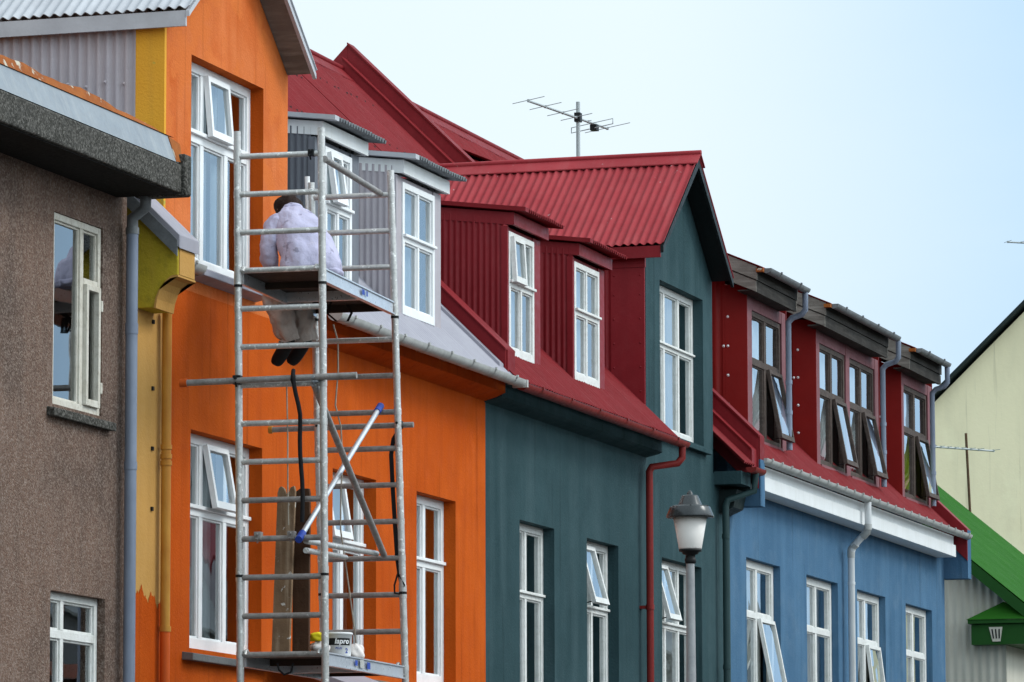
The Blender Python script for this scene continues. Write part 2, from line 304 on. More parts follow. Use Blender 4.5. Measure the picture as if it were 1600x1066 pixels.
def setp(o, label=None, cat=None, group=None, kind=None):
    if label: o['label'] = label
    if cat: o['category'] = cat
    if group: o['group'] = group
    if kind: o['kind'] = kind
    return o
ROOTLOC = {}
def thing(name, loc, label, cat, group=None):
    o = bpy.data.objects.new(name, None); scene.collection.objects.link(o)
    o.location = loc; o.empty_display_size = 0.2
    ROOTLOC[o.name] = Vector(loc)
    return setp(o, label, cat, group)
def obj(name, mb, mats, parent=None, base=None, merge=True, bevel=0.0):
    """one mesh object from world-space geometry; its origin sits on its thing's base"""
    L = ROOTLOC[parent.name] if parent else Vector(base or (0, 0, 0))
    me = bpy.data.meshes.new(name)
    me.from_pydata([tuple(Vector(p)-L) for p in mb.v], [], mb.f)
    if not isinstance(mats, (list, tuple)): mats = [mats]
    for k in mats: me.materials.append(MT[k] if isinstance(k, str) else k)
    me.polygons.foreach_set('material_index', mb.mi)
    me.polygons.foreach_set('use_smooth', mb.sm)
    me.update()
    o = bpy.data.objects.new(name, me); scene.collection.objects.link(o)
    ROOTLOC[o.name] = L
    if parent: o.parent = parent
    else: o.location = L
    if bevel:
        w = o.modifiers.new('bevel', 'BEVEL'); w.width = bevel; w.segments = 2; w.limit_method = 'ANGLE'; w.angle_limit = R(40)
    return o

def sheet(mb, o, u, v, nu, pitch, amp, lu, lv, th=0.006, mi=0, per=8, phase=0.0, vfun=None):
    """corrugated sheet: ribs run along v, waves along u; o = corner; th = thickness along -normal. vfun(s) -> (v0, v1)"""
    o, u, v = Vector(o), Vector(u).normalized(), Vector(v).normalized()
    n = u.cross(v).normalized()*nu
    N = max(2, int(round(lu/pitch*per)))
    top = []; bot = []
    for i in range(N+1):
        s = lu*i/N; h = amp*math.cos(2*PI*(s/pitch)+phase)+0.005*((s/(9*pitch)+0.37) % 1.0)+0.0025*math.sin(s*5.1+o.x)
        a, b = vfun(s) if vfun else (0.0, lv)
        if b < a: b = a
        for t in (a, b):
            top.append(o+u*s+v*t+n*h); bot.append(o+u*s+v*t+n*(h-th))
    fs = [(2*i, 2*i+2, 2*i+3, 2*i+1) for i in range(N)]
    mb.add(top, fs, mi, True); mb.add(bot, [tuple(reversed(f)) for f in fs], mi, True)
    for e in (0, 1):
        rim = []
        for i in range(N+1): rim += [top[2*i+e], bot[2*i+e]]
        mb.add(rim, fs, mi)
    for i in (0, N): mb.face([top[2*i], top[2*i+1], bot[2*i+1], bot[2*i]], mi)

def gutter(mb, x0, x1, y, z, r=0.06, mi=0, brackets=0.0, n=10, drop=0.0):
    """half-round gutter along X, open side up, with clips"""
    def prof(rr): return [(y+rr*math.cos(PI+PI*i/n), rr*math.sin(PI+PI*i/n)) for i in range(n+1)]
    a, b = prof(r), prof(r-0.006)
    for P, inv in ((a, False), (b, True)):
        v = [(x0, p[0], z+p[1]) for p in P] + [(x1, p[0], z-drop+p[1]) for p in P]
        fs = [(i, i+1, n+2+i, n+1+i) for i in range(n)]
        mb.add(v, [tuple(reversed(f)) for f in fs] if inv else fs, mi, True)
    for xx, dz in ((x0, 0), (x1, drop)): mb.face([(xx, p[0], z-dz+p[1]) for p in a], mi)
    for k in (0, n): mb.face([(x0, a[k][0], z), (x1, a[k][0], z-drop), (x1, b[k][0], z-drop), (x0, b[k][0], z)], mi)
    if brackets:
        k = max(1, int((x1-x0)/brackets))
        for i in range(k):
            xb = x0+(i+0.5)*(x1-x0)/k; c = prof(r+0.007)
            v = [(xb-0.014, p[0], z-drop*(i+.5)/k+p[1]) for p in c]+[(xb+0.014, p[0], z-drop*(i+.5)/k+p[1]) for p in c]
            fs = [(j, j+1, n+2+j, n+1+j) for j in range(n)]
            mb.add(v, fs, mi, True)
            mb.box(xb-0.014, xb+0.014, y-r-0.014, y-r+0.004, z-0.01, z+0.012, mi)

def wall_face(mb, x0, x1, z0, z1, holes, y, mi=0, reveal=0.11, rmi=0, top=None):
    """front wall at y with openings (x0,x1,z0,z1) and their reveals"""
    xs = sorted({x0, x1, *[h[0] for h in holes], *[h[1] for h in holes]}); zs = sorted({z0, z1, *[h[2] for h in holes], *[h[3] for h in holes]})
    xs = [x for x in xs if x0 <= x <= x1]; zs = [z for z in zs if z0 <= z <= z1]
    for i in range(len(xs)-1):
        for j in range(len(zs)-1):
            cx, cz = (xs[i]+xs[i+1])/2, (zs[j]+zs[j+1])/2
            if any(h[0] < cx < h[1] and h[2] < cz < h[3] for h in holes): continue
            mb.face([(xs[i], y, zs[j]), (xs[i+1], y, zs[j]), (xs[i+1], y, zs[j+1]), (xs[i], y, zs[j+1])], mi)
    for a, b, c, d in holes:
        if c >= z1 or d <= z0 or a >= x1 or b <= x0: continue
        yy = y+reveal+0.10
        mb.face([(a, y, c), (a, y, d), (a, yy, d), (a, yy, c)], rmi); mb.face([(b, y, d), (b, y, c), (b, yy, c), (b, yy, d)], rmi)
        mb.face([(a, y, d), (b, y, d), (b, yy, d), (a, yy, d)], rmi); mb.face([(b, y, c), (a, y, c), (a, yy, c), (b, yy, c)], rmi)

def curtain(mb, x0, x1, z0, z1, y, mi, wave=0.09, amp=0.018):
    N = max(6, int((x1-x0)/wave*6)); v = []
    ph = random.random()*6
    for i in range(N+1):
        x = x0+(x1-x0)*i/N; yy = y+amp*math.sin(2*PI*x/wave+ph)+0.4*amp*math.sin(2*PI*x/wave*2.3+ph)
        v += [(x, yy, z0), (x, yy, z1)]
    mb.add(v, [(2*i, 2*i+2, 2*i+3, 2*i+1) for i in range(N)], mi, True)

def window(par, x0, x1, z0, z1, yf, cols, rows, opens=(), fm='white', fw=0.06, mw=0.05, blinds=(), room=0.9, dep=0.07, rail=0.06, gm='glass', proud=True, sash_frames=True, transom_drip=True, topw=None, botw=None, room_e=0.25):
    """casement window in the opening; cols / rows are inner division positions (fractions);
    opens: (col, row, angle in degrees) top-hung sashes; row 0 = bottom. blinds: (xa, xb, material, za, zb) fractions"""
    W, H = x1-x0, z1-z0
    topw = topw or fw; botw = botw or fw
    fr = MB(); pn = MB()
    y1 = yf+dep
    fr.box(x0, x0+fw, yf, y1, z0, z1); fr.box(x1-fw, x1, yf, y1, z0, z1)
    fr.box(x0+fw, x1-fw, yf, y1, z0, z0+botw); fr.box(x0+fw, x1-fw, yf, y1, z1-topw, z1)
    cx = [x0+fw]+[x0+W*c for c in cols]+[x1-fw]
    rz = [z0+botw]+[z0+H*r for r in rows]+[z1-topw]
    for r in rows:
        zz = z0+H*r
        fr.box(x0+fw, x1-fw, yf+0.002, y1, zz-rail/2, zz+rail/2)
        if transom_drip: fr.box(x0+fw*0.2, x1-fw*0.2, yf-0.028, yf+0.001, zz+rail*0.22, zz+rail/2+0.008)
    for c in cols:
        xx = x0+W*c
        for j in range(len(rz)-1):
            a = rz[j]+(rail/2 if j > 0 else 0); b = rz[j+1]-(rail/2 if j < len(rz)-2 else 0)
            fr.box(xx-mw/2, xx+mw/2, yf+0.004, y1-0.002, a, b)
    sashes = []
    for i in range(len(cx)-1):
        for j in range(len(rz)-1):
            a = cx[i]+(mw/2 if i > 0 else 0); b = cx[i+1]-(mw/2 if i < len(cx)-2 else 0)
            c = rz[j]+(rail/2 if j > 0 else 0); d = rz[j+1]-(rail/2 if j < len(rz)-2 else 0)
            op = [o for o in opens if o[0] == i and o[1] == j]
            if op: sashes.append((a, b, c, d, op[0][2])); continue
            if sash_frames:      # putty line / glazing bead round the pane
                t = 0.016
                for q in ((a, a+t, c, d), (b-t, b, c, d), (a+t, b-t, c, c+t), (a+t, b-t, d-t, d)):
                    fr.box(q[0], q[1], yf+0.018, y1-0.012, q[2], q[3])
                a, b, c, d = a+t, b-t, c+t, d-t
            pn.face([(a, yf+0.035, c), (b, yf+0.035, c), (b, yf+0.035, d), (a, yf+0.035, d)])
    w = obj('window', fr, fm, par, bevel=0.004)
    if pn.f: obj('pane', pn, gm, w)
    for a, b, c, d, ang in sashes:
        s = MB(); a -= 0.012; b += 0.012; c -= 0.012; d += 0.008
        ca, sa = math.cos(R(ang)), math.sin(R(ang))
        def T(x, yy, zz):   # hinge at top edge, swing the bottom outwards (-y)
            dz = zz-d; dy = yy-yf
            return (x, yf+dy*ca+dz*sa, d+dz*ca-dy*sa)
        t = 0.042
        for q in ((a, a+t, c, d), (b-t, b, c, d), (a+t, b-t, c, c+t*1.35), (a+t, b-t, d-t, d)):
            bb = MB(); bb.box(q[0], q[1], yf-0.035, yf+0.008, q[2], q[3])
            s.add([T(*p) for p in bb.v], bb.f, 0)
        s.face([T(a+t, yf-0.012, c+t), T(b-t, yf-0.012, c+t), T(b-t, yf-0.012, d-t), T(a+t, yf-0.012, d-t)], 1)
        # stay bar
        pb = T((a+b)/2, yf, c+0.05); s.tube([((a+b)/2, yf+0.02, c+0.03), pb], 0.006, 6, 2)
        obj('sash', s, [fm, gm, 'black'], w)
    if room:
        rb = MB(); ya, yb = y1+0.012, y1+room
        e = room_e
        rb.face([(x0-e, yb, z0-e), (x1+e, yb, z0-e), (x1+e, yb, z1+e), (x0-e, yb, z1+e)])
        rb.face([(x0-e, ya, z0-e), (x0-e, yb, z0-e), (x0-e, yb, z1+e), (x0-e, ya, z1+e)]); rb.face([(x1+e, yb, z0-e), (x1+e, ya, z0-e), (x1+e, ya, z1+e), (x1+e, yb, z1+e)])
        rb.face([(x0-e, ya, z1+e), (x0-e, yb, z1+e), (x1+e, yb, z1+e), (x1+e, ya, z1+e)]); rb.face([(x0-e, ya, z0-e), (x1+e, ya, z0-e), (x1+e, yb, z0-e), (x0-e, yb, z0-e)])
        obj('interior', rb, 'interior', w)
    for bl in blinds:
        xa, xb, mt, za, zb = bl[:5]
        cb = MB(); yy = y1+(bl[5] if len(bl) > 5 else 0.10)
        curtain(cb, x0+W*xa, x0+W*xb, z0+H*za, z0+H*zb, yy, 0)
        obj('curtain', cb, mt, w)
    return w

def sill(par, x0, x1, z, y=0.0, out=0.08, th=0.05, m_='concrete', inn=0.1):
    b = MB()
    b.prism([(x0, y-out, z-th-0.012), (x0, y+inn, z-th), (x0, y+inn, z+0.012), (x0, y-out, z-0.012)], (x1-x0, 0, 0))
    return obj('sill', b, m_, par, bevel=0.006)

ROOF_B, ROOF_S = 6.84, 0.97          # the row's main roof: z = ROOF_B + ROOF_S*y
RIDGE_Y = 4.4
ROOF_N = Vector((0, -ROOF_S, 1)).normalized()
ROOF_D = Vector((0, 1, ROOF_S)).normalized()
def zroof(y): return ROOF_B+ROOF_S*y

def main_roof(par, x0, x1, m_, y0=-0.34, y1=RIDGE_Y, pitch=0.08, amp=0.009, name='roof', back=True, rows=()):
    mb = MB(); L = (y1-y0)*math.hypot(1, ROOF_S)
    sheet(mb, (x0, y0, zroof(y0)), (1, 0, 0), ROOF_D, 1, pitch, amp, x1-x0, L)
    if back:
        yb = 2*y1-y0; D = Vector((0, -1, ROOF_S)).normalized()
        sheet(mb, (x0, yb, zroof(y0)), (1, 0, 0), D, -1, pitch, amp, x1-x0, L)
    r_ = obj(name, mb, m_, par)
    if rows:
        sc = MB(); base = Vector((x0, y0, zroof(y0)))
        for r0 in rows:
            x = 0.1
            while x < x1-x0:
                screws(sc, [base+Vector((x, 0, 0))+ROOF_D*(r0+random.uniform(-.02, .02))+ROOF_N*(amp-0.001)], ROOF_N, 0.021); x += pitch*random.choice((2, 3, 3))
        obj('roof_screw', sc, 'screw_dark', r_)
    cap = MB(); zt = zroof(y1)+0.03
    for s in (-1, 1):
        cap.prism([(x0, y1, zt), (x0, y1+s*0.17, zt-0.17*ROOF_S), (x0, y1+s*0.17, zt-0.17*ROOF_S-0.012), (x0, y1, zt-0.012)], (x1-x0, 0, 0))
    cap.tube([(x0, y1, zt), (x1, y1, zt)], 0.035, 8)
    obj('ridge_cap', cap, m_, r_)
    return r_

def screws(mb, pts, n, r=0.012, mi=0):
    n = Vector(n).normalized()
    a = Vector((0, 0, 1)) if abs(n.z) < 0.8 else Vector((1, 0, 0))
    u = n.cross(a).normalized(); w = n.cross(u)
    for p in pts:
        p = Vector(p)
        ring = [p+(u*math.cos(2*PI*k/6)+w*math.sin(2*PI*k/6))*r for k in range(6)]
        tip = p+n*r*0.9
        for k in range(6): mb.face([ring[k], ring[(k+1) % 6], tip], mi)

# ------------------------------------------------------------------ the ground
g = MB(); g.face([(-3000, -3000, -0.03), (3000, -3000, -0.03), (3000, 3000, -0.03), (-3000, 3000, -0.03)])
setp(obj('ground', g, 'ground'), kind='structure')
g = MB(); g.box(-60, 260, -15.5, -4.9, -0.026, 0.0)
setp(obj('road', g, 'asphalt'), kind='structure')
for nm, a, b in (('pavement', -4.9, -0.02), ('pavement', -18.0, -15.5)):
    g = MB(); g.box(-60, 260, a, b, -0.026, 0.13)
    setp(obj(nm, g, 'paving'), kind='structure')

# ------------------------------------------------------------------ brown pebbledash house (nearest)
bh = thing('pebbledash_house', (28.0, 4.0, 0), 'brown pebbledash house with heavy concrete eaves at the left edge', 'house')
H1 = (30.66, 31.57, 5.26, 6.635); H2 = (30.66, 31.67, 2.6, 3.94)
mb = MB()
wall_face(mb, 22.0, 32.03, 0.13, 6.93, [H1, H2, (25, 26.4, 5.26, 6.635), (25, 26.4, 2.6, 3.94)], 0.0, reveal=0.07)
mb.face([(32.03, 0, 0.13), (32.03, 8, 0.13), (32.03, 8, 6.93), (32.03, 0, 6.93)]); mb.face([(22, 8, 0.13), (22, 0, 0.13), (22, 0, 6.93), (22, 8, 6.93)])
mb.face([(32.03, 8, 0.13), (22, 8, 0.13), (22, 8, 6.93), (32.03, 8, 6.93)])
obj('wall', mb, 'pebble', bh)
mb = MB(); mb.box(21.7, 31.86, -0.50, 8.3, 6.915, 7.13); ev = obj('eaves', mb, 'concrete', bh, bevel=0.015)
mb = MB(); mb.box(21.75, 31.84, -0.47, -0.001, 6.905, 6.9145); obj('soffit', mb, 'eaves_shade', ev)  # thin slab; shade under the concrete eaves put into its colour
mb = MB(); mb.box(31.86, 31.99, -0.53, -0.12, 6.90, 7.21); obj('eaves_end', mb, 'concrete', bh, bevel=0.02)
# metal upstand on the eaves, with rusty top
mb = MB()
mb.prism([(21.7, -0.49, 7.135), (21.7, -0.475, 7.135), (21.7, -0.40, 7.335), (21.7, -0.415, 7.335)], (10.12, 0, 0))
obj('upstand', mb, 'galv', bh)
mb = MB()
mb.prism([(31.77, -0.492, 7.137), (31.90, -0.492, 7.15), (31.97, -0.44, 7.30), (31.78, -0.425, 7.33)], (0, 0.012, 0))
obj('upstand_end', mb, 'rust', bh)
mb = MB()
N = 60; v = []
for i in range(N+1):
    x = 21.7+10.2*i/N; k = (0.075+0.012*math.sin(i*0.9)+0.006*math.sin(i*2.3))*(1 if x < 30.6 else max(0.15, 1-(x-30.6)/1.5))
    v += [(x, -0.425, 7.336), (x, -0.385, 7.336+k), (x, 0.3, 7.336+k+0.04)]
mb.add(v, [(3*i+a, 3*i+3+a, 3*i+4+a, 3*i+1+a) for i in range(N) for a in (0, 1)])
mb.box(21.7, 31.9, -0.40, 0.3, 7.30, 7.334)
mb.prism([(21.7, 0.3, 7.42), (21.7, 8.2, 7.5), (21.7, 8.2, 7.4), (21.7, 0.3, 7.39)], (10.28, 0, 0))
mb.prism([(21.7, -0.40, 7.34), (21.7, 2.5, 9.1), (21.7, 2.5, 7.4), (21.7, -0.3, 7.335)], (7.12, 0, 0))
obj('roof', mb, 'rust', bh)
mb = MB(); mb.prism([(28.84, -0.38, 7.36), (28.84, 1.2, 8.33), (28.84, 1.2, 8.28), (28.84, -0.36, 7.31)], (0.12, 0, 0))
obj('verge_flashing', mb, 'galv', bh)
window(bh, *H1, 0.015, [0.62], [], fm='cream_old', fw=0.05, mw=0.06, blinds=[(0.05, 0.95, 'curtain_grey', 0, 1, 0.5)], dep=0.06)
# right-hand casement: small pane over a hinged sash (its own timber)
mb = MB(); x0, x1 = H1[0]+0.62*(H1[1]-H1[0])+0.03, H1[1]-0.05
mb.box(x0, x1, 0.017, 0.065, 6.19, 6.235)
for q in ((x0, x0+0.04, 5.31, 6.19), (x1-0.04, x1, 5.31, 6.19), (x0+0.04, x1-0.04, 5.31, 5.36), (x0+0.04, x1-0.04, 6.15, 6.19)):
    mb.box(q[0], q[1], -0.012, 0.03, q[2], q[3])
for zz in (5.42, 6.02): mb.box(x1+0.002, x1+0.035, -0.015, 0.014, zz, zz+0.08)
obj('casement', mb, 'cream_old', bh, bevel=0.004)
sill(bh, 30.56, 31.72, 5.235, out=0.06, th=0.06)
window(bh, *H2, 0.06, [0.36], [0.78], fm='white_old', fw=0.055, mw=0.06, blinds=[(0.0, 1.0, 'curtain_grey', 0, 1, 0.45)], dep=0.06, transom_drip=False)
window(bh, 25, 26.4, 5.26, 6.635, 0.07, [0.5], [], fm='cream_old'); window(bh, 25, 26.4, 2.6, 3.94, 0.07, [0.5], [], fm='cream_old')
mb = MB()
mb.tube([(31.93, -0.085, 0.3), (31.93, -0.085, 6.68)], 0.044, 14)
mb.tube([(31.93, -0.085, 5.9), (31.93, -0.085, 5.98)], 0.048, 14); mb.tube([(31.93, -0.085, 4.9), (31.93, -0.085, 4.96)], 0.048, 14)
obj('downpipe', mb, 'pvc', bh)
mb = MB(); mb.tube([(31.93, -0.085, 6.66), (31.93, -0.085, 6.76), (31.90, -0.20, 6.83), (31.90, -0.20, 6.92)], 0.044, 12); mb.tube([(31.93, -0.085, 6.64), (31.93, -0.085, 6.69)], 0.05, 12)
obj('downpipe_bend', mb, 'galv_dark', bh)

# ------------------------------------------------------------------ shared builders for the row
def gable_bay(par, x0, x1, xr, hole, wall_m, reveal_m, roof_m, side_fun, ze=8.47, zr=9.60, barge_m='white_sheet', soffit_m='white_old', y_over=-0.24, xl=None, xrr=None, pitch=0.085, barge_t=0.14, eb_m=None):
    """wall dormer flush with the front wall, with its own little gable roof running back into the main roof"""
    mb = MB()
    ztop = ze+0.0
    wall_face(mb, x0, x1, 6.40, ztop, [hole], 0.0, reveal=0.11, rmi=1)
    # gable triangle
    zl = ze; sl = (zr-ze)/(xr-xl); sr = (zr-ze)/(xrr-xr)
    za, zb = zr-sl*(xr-x0)-0.03, zr-sr*(x1-xr)-0.03
    mb.face([(x0, 0, ztop), (x1, 0, ztop), (x1, 0, max(zb, ztop+.001)), (xr, 0, zr-0.04), (x0, 0, max(za, ztop+.001))], 0)
    obj('gable_wall', mb, [wall_m, reveal_m], par)
    side_fun()
    # roof planes
    rf = MB(); yb = 3.2
    for s, xe, k in ((-1, xl, sl), (1, xrr, sr)):
        D = Vector((xr-xe, 0, zr-ze)); Ld = D.length
        ld = yb-y_over
        sheet(rf, (xe, y_over, ze), (0, 1, 0), D, 1 if s > 0 else -1, pitch, 0.013, ld, Ld)
    ro = obj('gable_roof', rf, roof_m, par)
    cp = MB(); zt = zr+0.035
    for s, xe, k in ((-1, xl, sl), (1, xrr, sr)):
        w_ = 0.16
        cp.prism([(xr, y_over-0.02, zt), (xr+s*w_, y_over-0.02, zt-w_*k), (xr+s*w_, y_over-0.02, zt-w_*k-0.012), (xr, y_over-0.02, zt-0.012)], (0, yb-y_over, 0))
    cp.tube([(xr, y_over-0.02, zt), (xr, yb, zt)], 0.03, 8)
    obj('ridge_cap', cp, roof_m, ro)
    # barge boards and soffit
    bb = MB(); so = MB()
    for s, xe, k in ((-1, xl, sl), (1, xrr, sr)):
        t = barge_t; xi, zi = xe-s*0.05, ze+abs(k)*0.05
        bb.prism([(xe, y_over+0.005, ze-0.025), (xr, y_over+0.005, zr-0.025), (xr, y_over+0.005, zr-0.025-t), (xe, y_over+0.005, ze-0.025-t*0.8)], (0, 0.03, 0))
        so.prism([(xi, y_over+0.036, zi-0.05), (xr, y_over+0.036, zr-0.05), (xr, y_over+0.036, zr-0.07), (xi, y_over+0.036, zi-0.07)], (0, -y_over-0.04, 0))
    obj('barge_board', bb, barge_m, ro); obj('soffit', so, soffit_m, ro)
    ef = MB(); ef.box(xl+0.01, xl+0.035, y_over+0.04, 2.6, ze-0.14, ze-0.02); obj('eaves_board', ef, eb_m or barge_m, ro)
    return ro

def dormer(par, x0, x1, wx0, wx1, cl, roof_m, fas_m, trim_m, win_m='white', z0=6.82, yf=0.0, pitch=0.058, opens=(), blinds=(), fas_x=None, side_m=None, edge_m=None, tip=None):
    """flat-topped dormer standing on the front wall line; parts hang under the dormer"""
    zt = 8.05
    dm = MB()
    # front: posts left and right of the window, lintel
    ZT = 8.04
    if wx0 > x0+0.005: dm.box(x0, wx0, yf, yf+0.12, z0, ZT)
    dm.box(wx1, x1, yf, yf+0.12, z0, ZT)
    dm.box(wx0, wx1, yf+0.01, yf+0.12, 7.995, ZT)
    # cladding at the sides
    yb = 1.75
    for xs, nu, sgn in ((x0, 1, -1), (x1, 1, 1)):
        sheet(dm, (xs+sgn*0.012, yf+0.03, 0), (0, 1, 0), (0, 0, 1), sgn*1.0, pitch, 0.009, yb-yf, 1, mi=1,
              vfun=lambda s: (zroof(yf+s)-0.15, 8.12+0.12*s))
    # corner flashing
    dm.box(x0-0.022, x0+0.03, yf-0.008, yf+0.05, z0, ZT)
    d = obj('dormer', dm, [trim_m, side_m or cl], par)
    w = window(par, wx0, wx1, z0+0.02, 8.0, yf-0.015, [0.5], [0.575], opens, fm=win_m, fw=0.055, mw=0.045, blinds=blinds, room=0.8, botw=0.075, room_e=0.0)
    # fascia
    fa = MB(); f0, f1 = fas_x or (x0-0.02, x1+0.03)
    fa.box(f0, f1, yf-0.075, yf-0.045, zt, 8.165)
    for xx, dx in ((f0, 0.025), (f1-0.025, 0.025)):
        fa.prism([(xx, yf-0.045, zt), (xx, 1.7, zt+0.2), (xx, 1.7, zt+0.32), (xx, yf-0.045, 8.165)], (dx, 0, 0))
    fa.box(f0+0.026, f1-0.026, yf-0.044, yf+0.1, zt+0.05, zt+0.07)
    obj('fascia', fa, fas_m, d)
    rf = MB(); D = Vector((0, 1, 0.12)).normalized()
    sheet(rf, (f0-0.05, yf-0.2, 8.185), (1, 0, 0), D, 1, 0.066, 0.017, f1-f0+0.16, 1.9)
    ro = obj('dormer_roof', rf, roof_m, d)
    if edge_m:
        e = MB(); e.prism([(f0-0.06, yf-0.205, 8.16), (f0-0.06, 1.65, 8.39), (f0-0.06, 1.65, 8.425), (f0-0.06, yf-0.205, 8.20)], (0.10, 0, 0))
        obj('verge_flashing', e, edge_m, d)
    return d

def party_parapet(par, x0, x1, top, base, m_, y0=-0.30, name='parapet', ystop=RIDGE_Y, back=True, capm=None):
    """wall standing up through the roof along its slope"""
    mb = MB()
    zt0, zb0 = top+ROOF_S*y0, base+ROOF_S*y0
    pts = [(x0, y0, zb0), (x0, y0, zt0), (x0, ystop, top+ROOF_S*ystop)]
    if back:
        pts += [(x0, 2*ystop-y0, zt0), (x0, 2*ystop-y0, zb0)]
        pts += [(x0, ystop, base+ROOF_S*ystop)]
    else:
        pts += [(x0, ystop, base+ROOF_S*ystop)]
    mb.prism(pts, (x1-x0, 0, 0))
    p = obj(name, mb, m_, par, bevel=0.01)
    return p

# ------------------------------------------------------------------ orange house
oh = thing('orange_house', (36.5, 4.0, 0), 'orange rendered house with white casement windows behind the scaffold', 'house')
O1 = (33.35, 34.91, 3.68, 5.345); O2 = (36.58, 37.68, 3.68, 5.34); O3 = (38.76, 39.85, 3.68, 5.34)
OG = (33.32, 34.905, 6.60, 8.235)
low = [(a, b, 0.9, 2.6) for a, b in ((33.35, 34.91), (36.58, 37.68), (38.76, 39.85))]
mb = MB(); wall_face(mb, 32.60, 40.725, 0.13, 6.40, [O1, O2, O3]+low, 0.0)
mb.face([(32.60, 8.8, 0.13), (32.60, 0, 0.13), (32.60, 0, 6.4), (32.60, 8.8, 6.4)])
mb.face([(40.7, 8.8, 0.13), (32.6, 8.8, 0.13), (32.6, 8.8, 6.5), (40.7, 8.8, 6.5)])
obj('wall', mb, 'orange', oh)
for (a, b, c, d), kw in ((O1, dict(cols=[0.335, 0.665], opens=[(1, 1, 10)], blinds=[(0.0, 0.30, 'curtain_grey', 0, 1), (0.42, 0.66, 'curtain_grey', 0.0, 1, 0.3), (0.70, 1.0, 'curtain', 0, 1, 0.25)])),
                         (O2, dict(cols=[0.5], opens=[(0, 1, 9)], blinds=[(0.30, 0.66, 'curtain', 0, 1), (0.66, 1.0, 'curtain_grey', 0, 1)])),
                         (O3, dict(cols=[0.5], opens=[], blinds=[(0.0, 0.45, 'curtain', 0, 1), (0.55, 1.0, 'curtain_grey', 0, 1)]))):
    window(oh, a, b, c, d, 0.11, rows=[0.645], fm='white', fw=0.075, mw=0.075, rail=0.075, botw=0.10, **kw)
sill(oh, 33.2, 34.98, 3.645, out=0.09, th=0.055, m_='sill_grey')
sill(oh, 36.48, 37.78, 3.645, out=0.09, th=0.055, m_='sill_grey'); sill(oh, 38.66, 39.95, 3.645, out=0.09, th=0.055, m_='sill_grey')
for a, b in ((33.35, 34.91), (36.58, 37.68), (38.76, 39.85)): window(oh, a, b, 0.9, 2.6, 0.11, [0.5], [0.65], fm='white')

def og_side():
    mb = MB()
    mb.box(32.76, 32.80, 0.0, 0.24, 6.2, 8.44); obj('corner_return', mb, 'yellow', oh)
    mb = MB()
    sheet(mb, (32.775, 0.235, 0), (0, 1, 0), (0, 0, 1), -1, 0.077, 0.015, 2.6, 1, vfun=lambda s: (6.6, 8.46))
    sc = [(32.76, 0.33, zz) for zz in (7.28, 7.93)]+[(32.76, 0.33+0.154*k, 7.92+(0.03 if k % 2 else 0)) for k in range(1, 8)]+[(32.76, 0.33+0.38*k, 8.3) for k in range(0, 0)]
    screws(mb, sc, (-1, 0, 0), 0.016)
    obj('side_cladding', mb, 'grey_clad', oh)
    mb = MB(); mb.box(35.44, 35.465, 0.005, 2.6, 6.45, 8.45); obj('side_cladding', mb, 'grey_clad', oh)
gable_bay(oh, 32.80, 35.47, 34.10, OG, 'orange_faded', 'orange', 'white_sheet', og_side, xl=32.67, xrr=35.50, ze=8.47, zr=9.55, soffit_m='old_wood', barge_t=0.055)
window(oh, *OG, 0.11, [0.335, 0.665], [0.645], [(1, 1, 5)], fm='white', fw=0.075, mw=0.075, rail=0.085, botw=0.11,
       blinds=[(0.0, 0.66, 'curtain', 0, 1), (0.74, 0.80, 'curtain', 0, 1), (0.80, 1.0, 'curtain_reflection_brown', 0, 1)])  # brown sheet at right stands in for the reveal mirrored in the pane
# sloping ledge under the gable window, stub of gutter beside it
mb = MB(); mb.prism([(33.29, -0.13, 6.515), (33.29, 0.0, 6.49), (33.29, 0.11, 6.60), (33.29, -0.05, 6.60), (33.29, -0.13, 6.565)], (1.45, 0, 0))
obj('window_ledge', mb, 'grey_roof', oh, bevel=0.006)
mb = MB(); gutter(mb, 32.82, 33.285, -0.09, 6.58, 0.065, brackets=0.25); gutter(mb, 35.5, 40.52, -0.40, 6.485, 0.065, brackets=0.62, drop=0.0)
mb.box(40.50, 40.54, -0.47, -0.33, 6.42, 6.488)
obj('gutter', mb, 'gutter', oh)
mb = MB(); mb.prism([(35.47, 0.0, 6.33), (35.47, -0.12, 6.365), (35.47, -0.20, 6.40), (35.47, -0.20, 6.50), (35.47, 0.0, 6.50)], (5.23, 0, 0))
mb.box(35.47, 40.70, -0.34, -0.19, 6.49, 6.52)
obj('cornice', mb, 'orange', oh)
main_roof(oh, 35.47, 40.58, 'grey_roof', amp=0.006)
# end wall with a curved corbel beside the pebbledash house
mb = MB(); mb.box(32.06, 32.735, -0.015, 0.5, 0.13, 6.20); obj('end_wall', mb, ['tan'], oh)
mb = MB()
prof = [(0.30, 6.13), (-0.03, 6.13), (-0.055, 6.13), (-0.16, 6.10), (-0.17, 6.17), (-0.20, 6.25), (-0.24, 6.31), (-0.29, 6.35), (-0.335, 6.355), (-0.335, 6.575), (0.4, 7.29), (0.4, 6.13)]
prof = [(-0.155, 6.13), (-0.165, 6.19), (-0.19, 6.26), (-0.23, 6.315), (-0.28, 6.35), (-0.335, 6.36), (-0.335, 6.575), (0.6, 7.48), (0.6, 6.13)]
mb.prism([(32.21, y, z) for y, z in prof], (0.335, 0, 0))
co = obj('corbel', mb, 'mossy_yellow', oh, bevel=0.008)
mb = MB(); mb.prism([(32.20, y, z) for y, z in [(-0.166, 6.125), (-0.176, 6.192), (-0.201, 6.265), (-0.24, 6.325), (-0.285, 6.362), (-0.340, 6.366), (-0.340, 6.352), (-0.279, 6.342), (-0.227, 6.307), (-0.185, 6.255), (-0.16, 6.19), (-0.15, 6.125)]], (0.36, 0, 0))
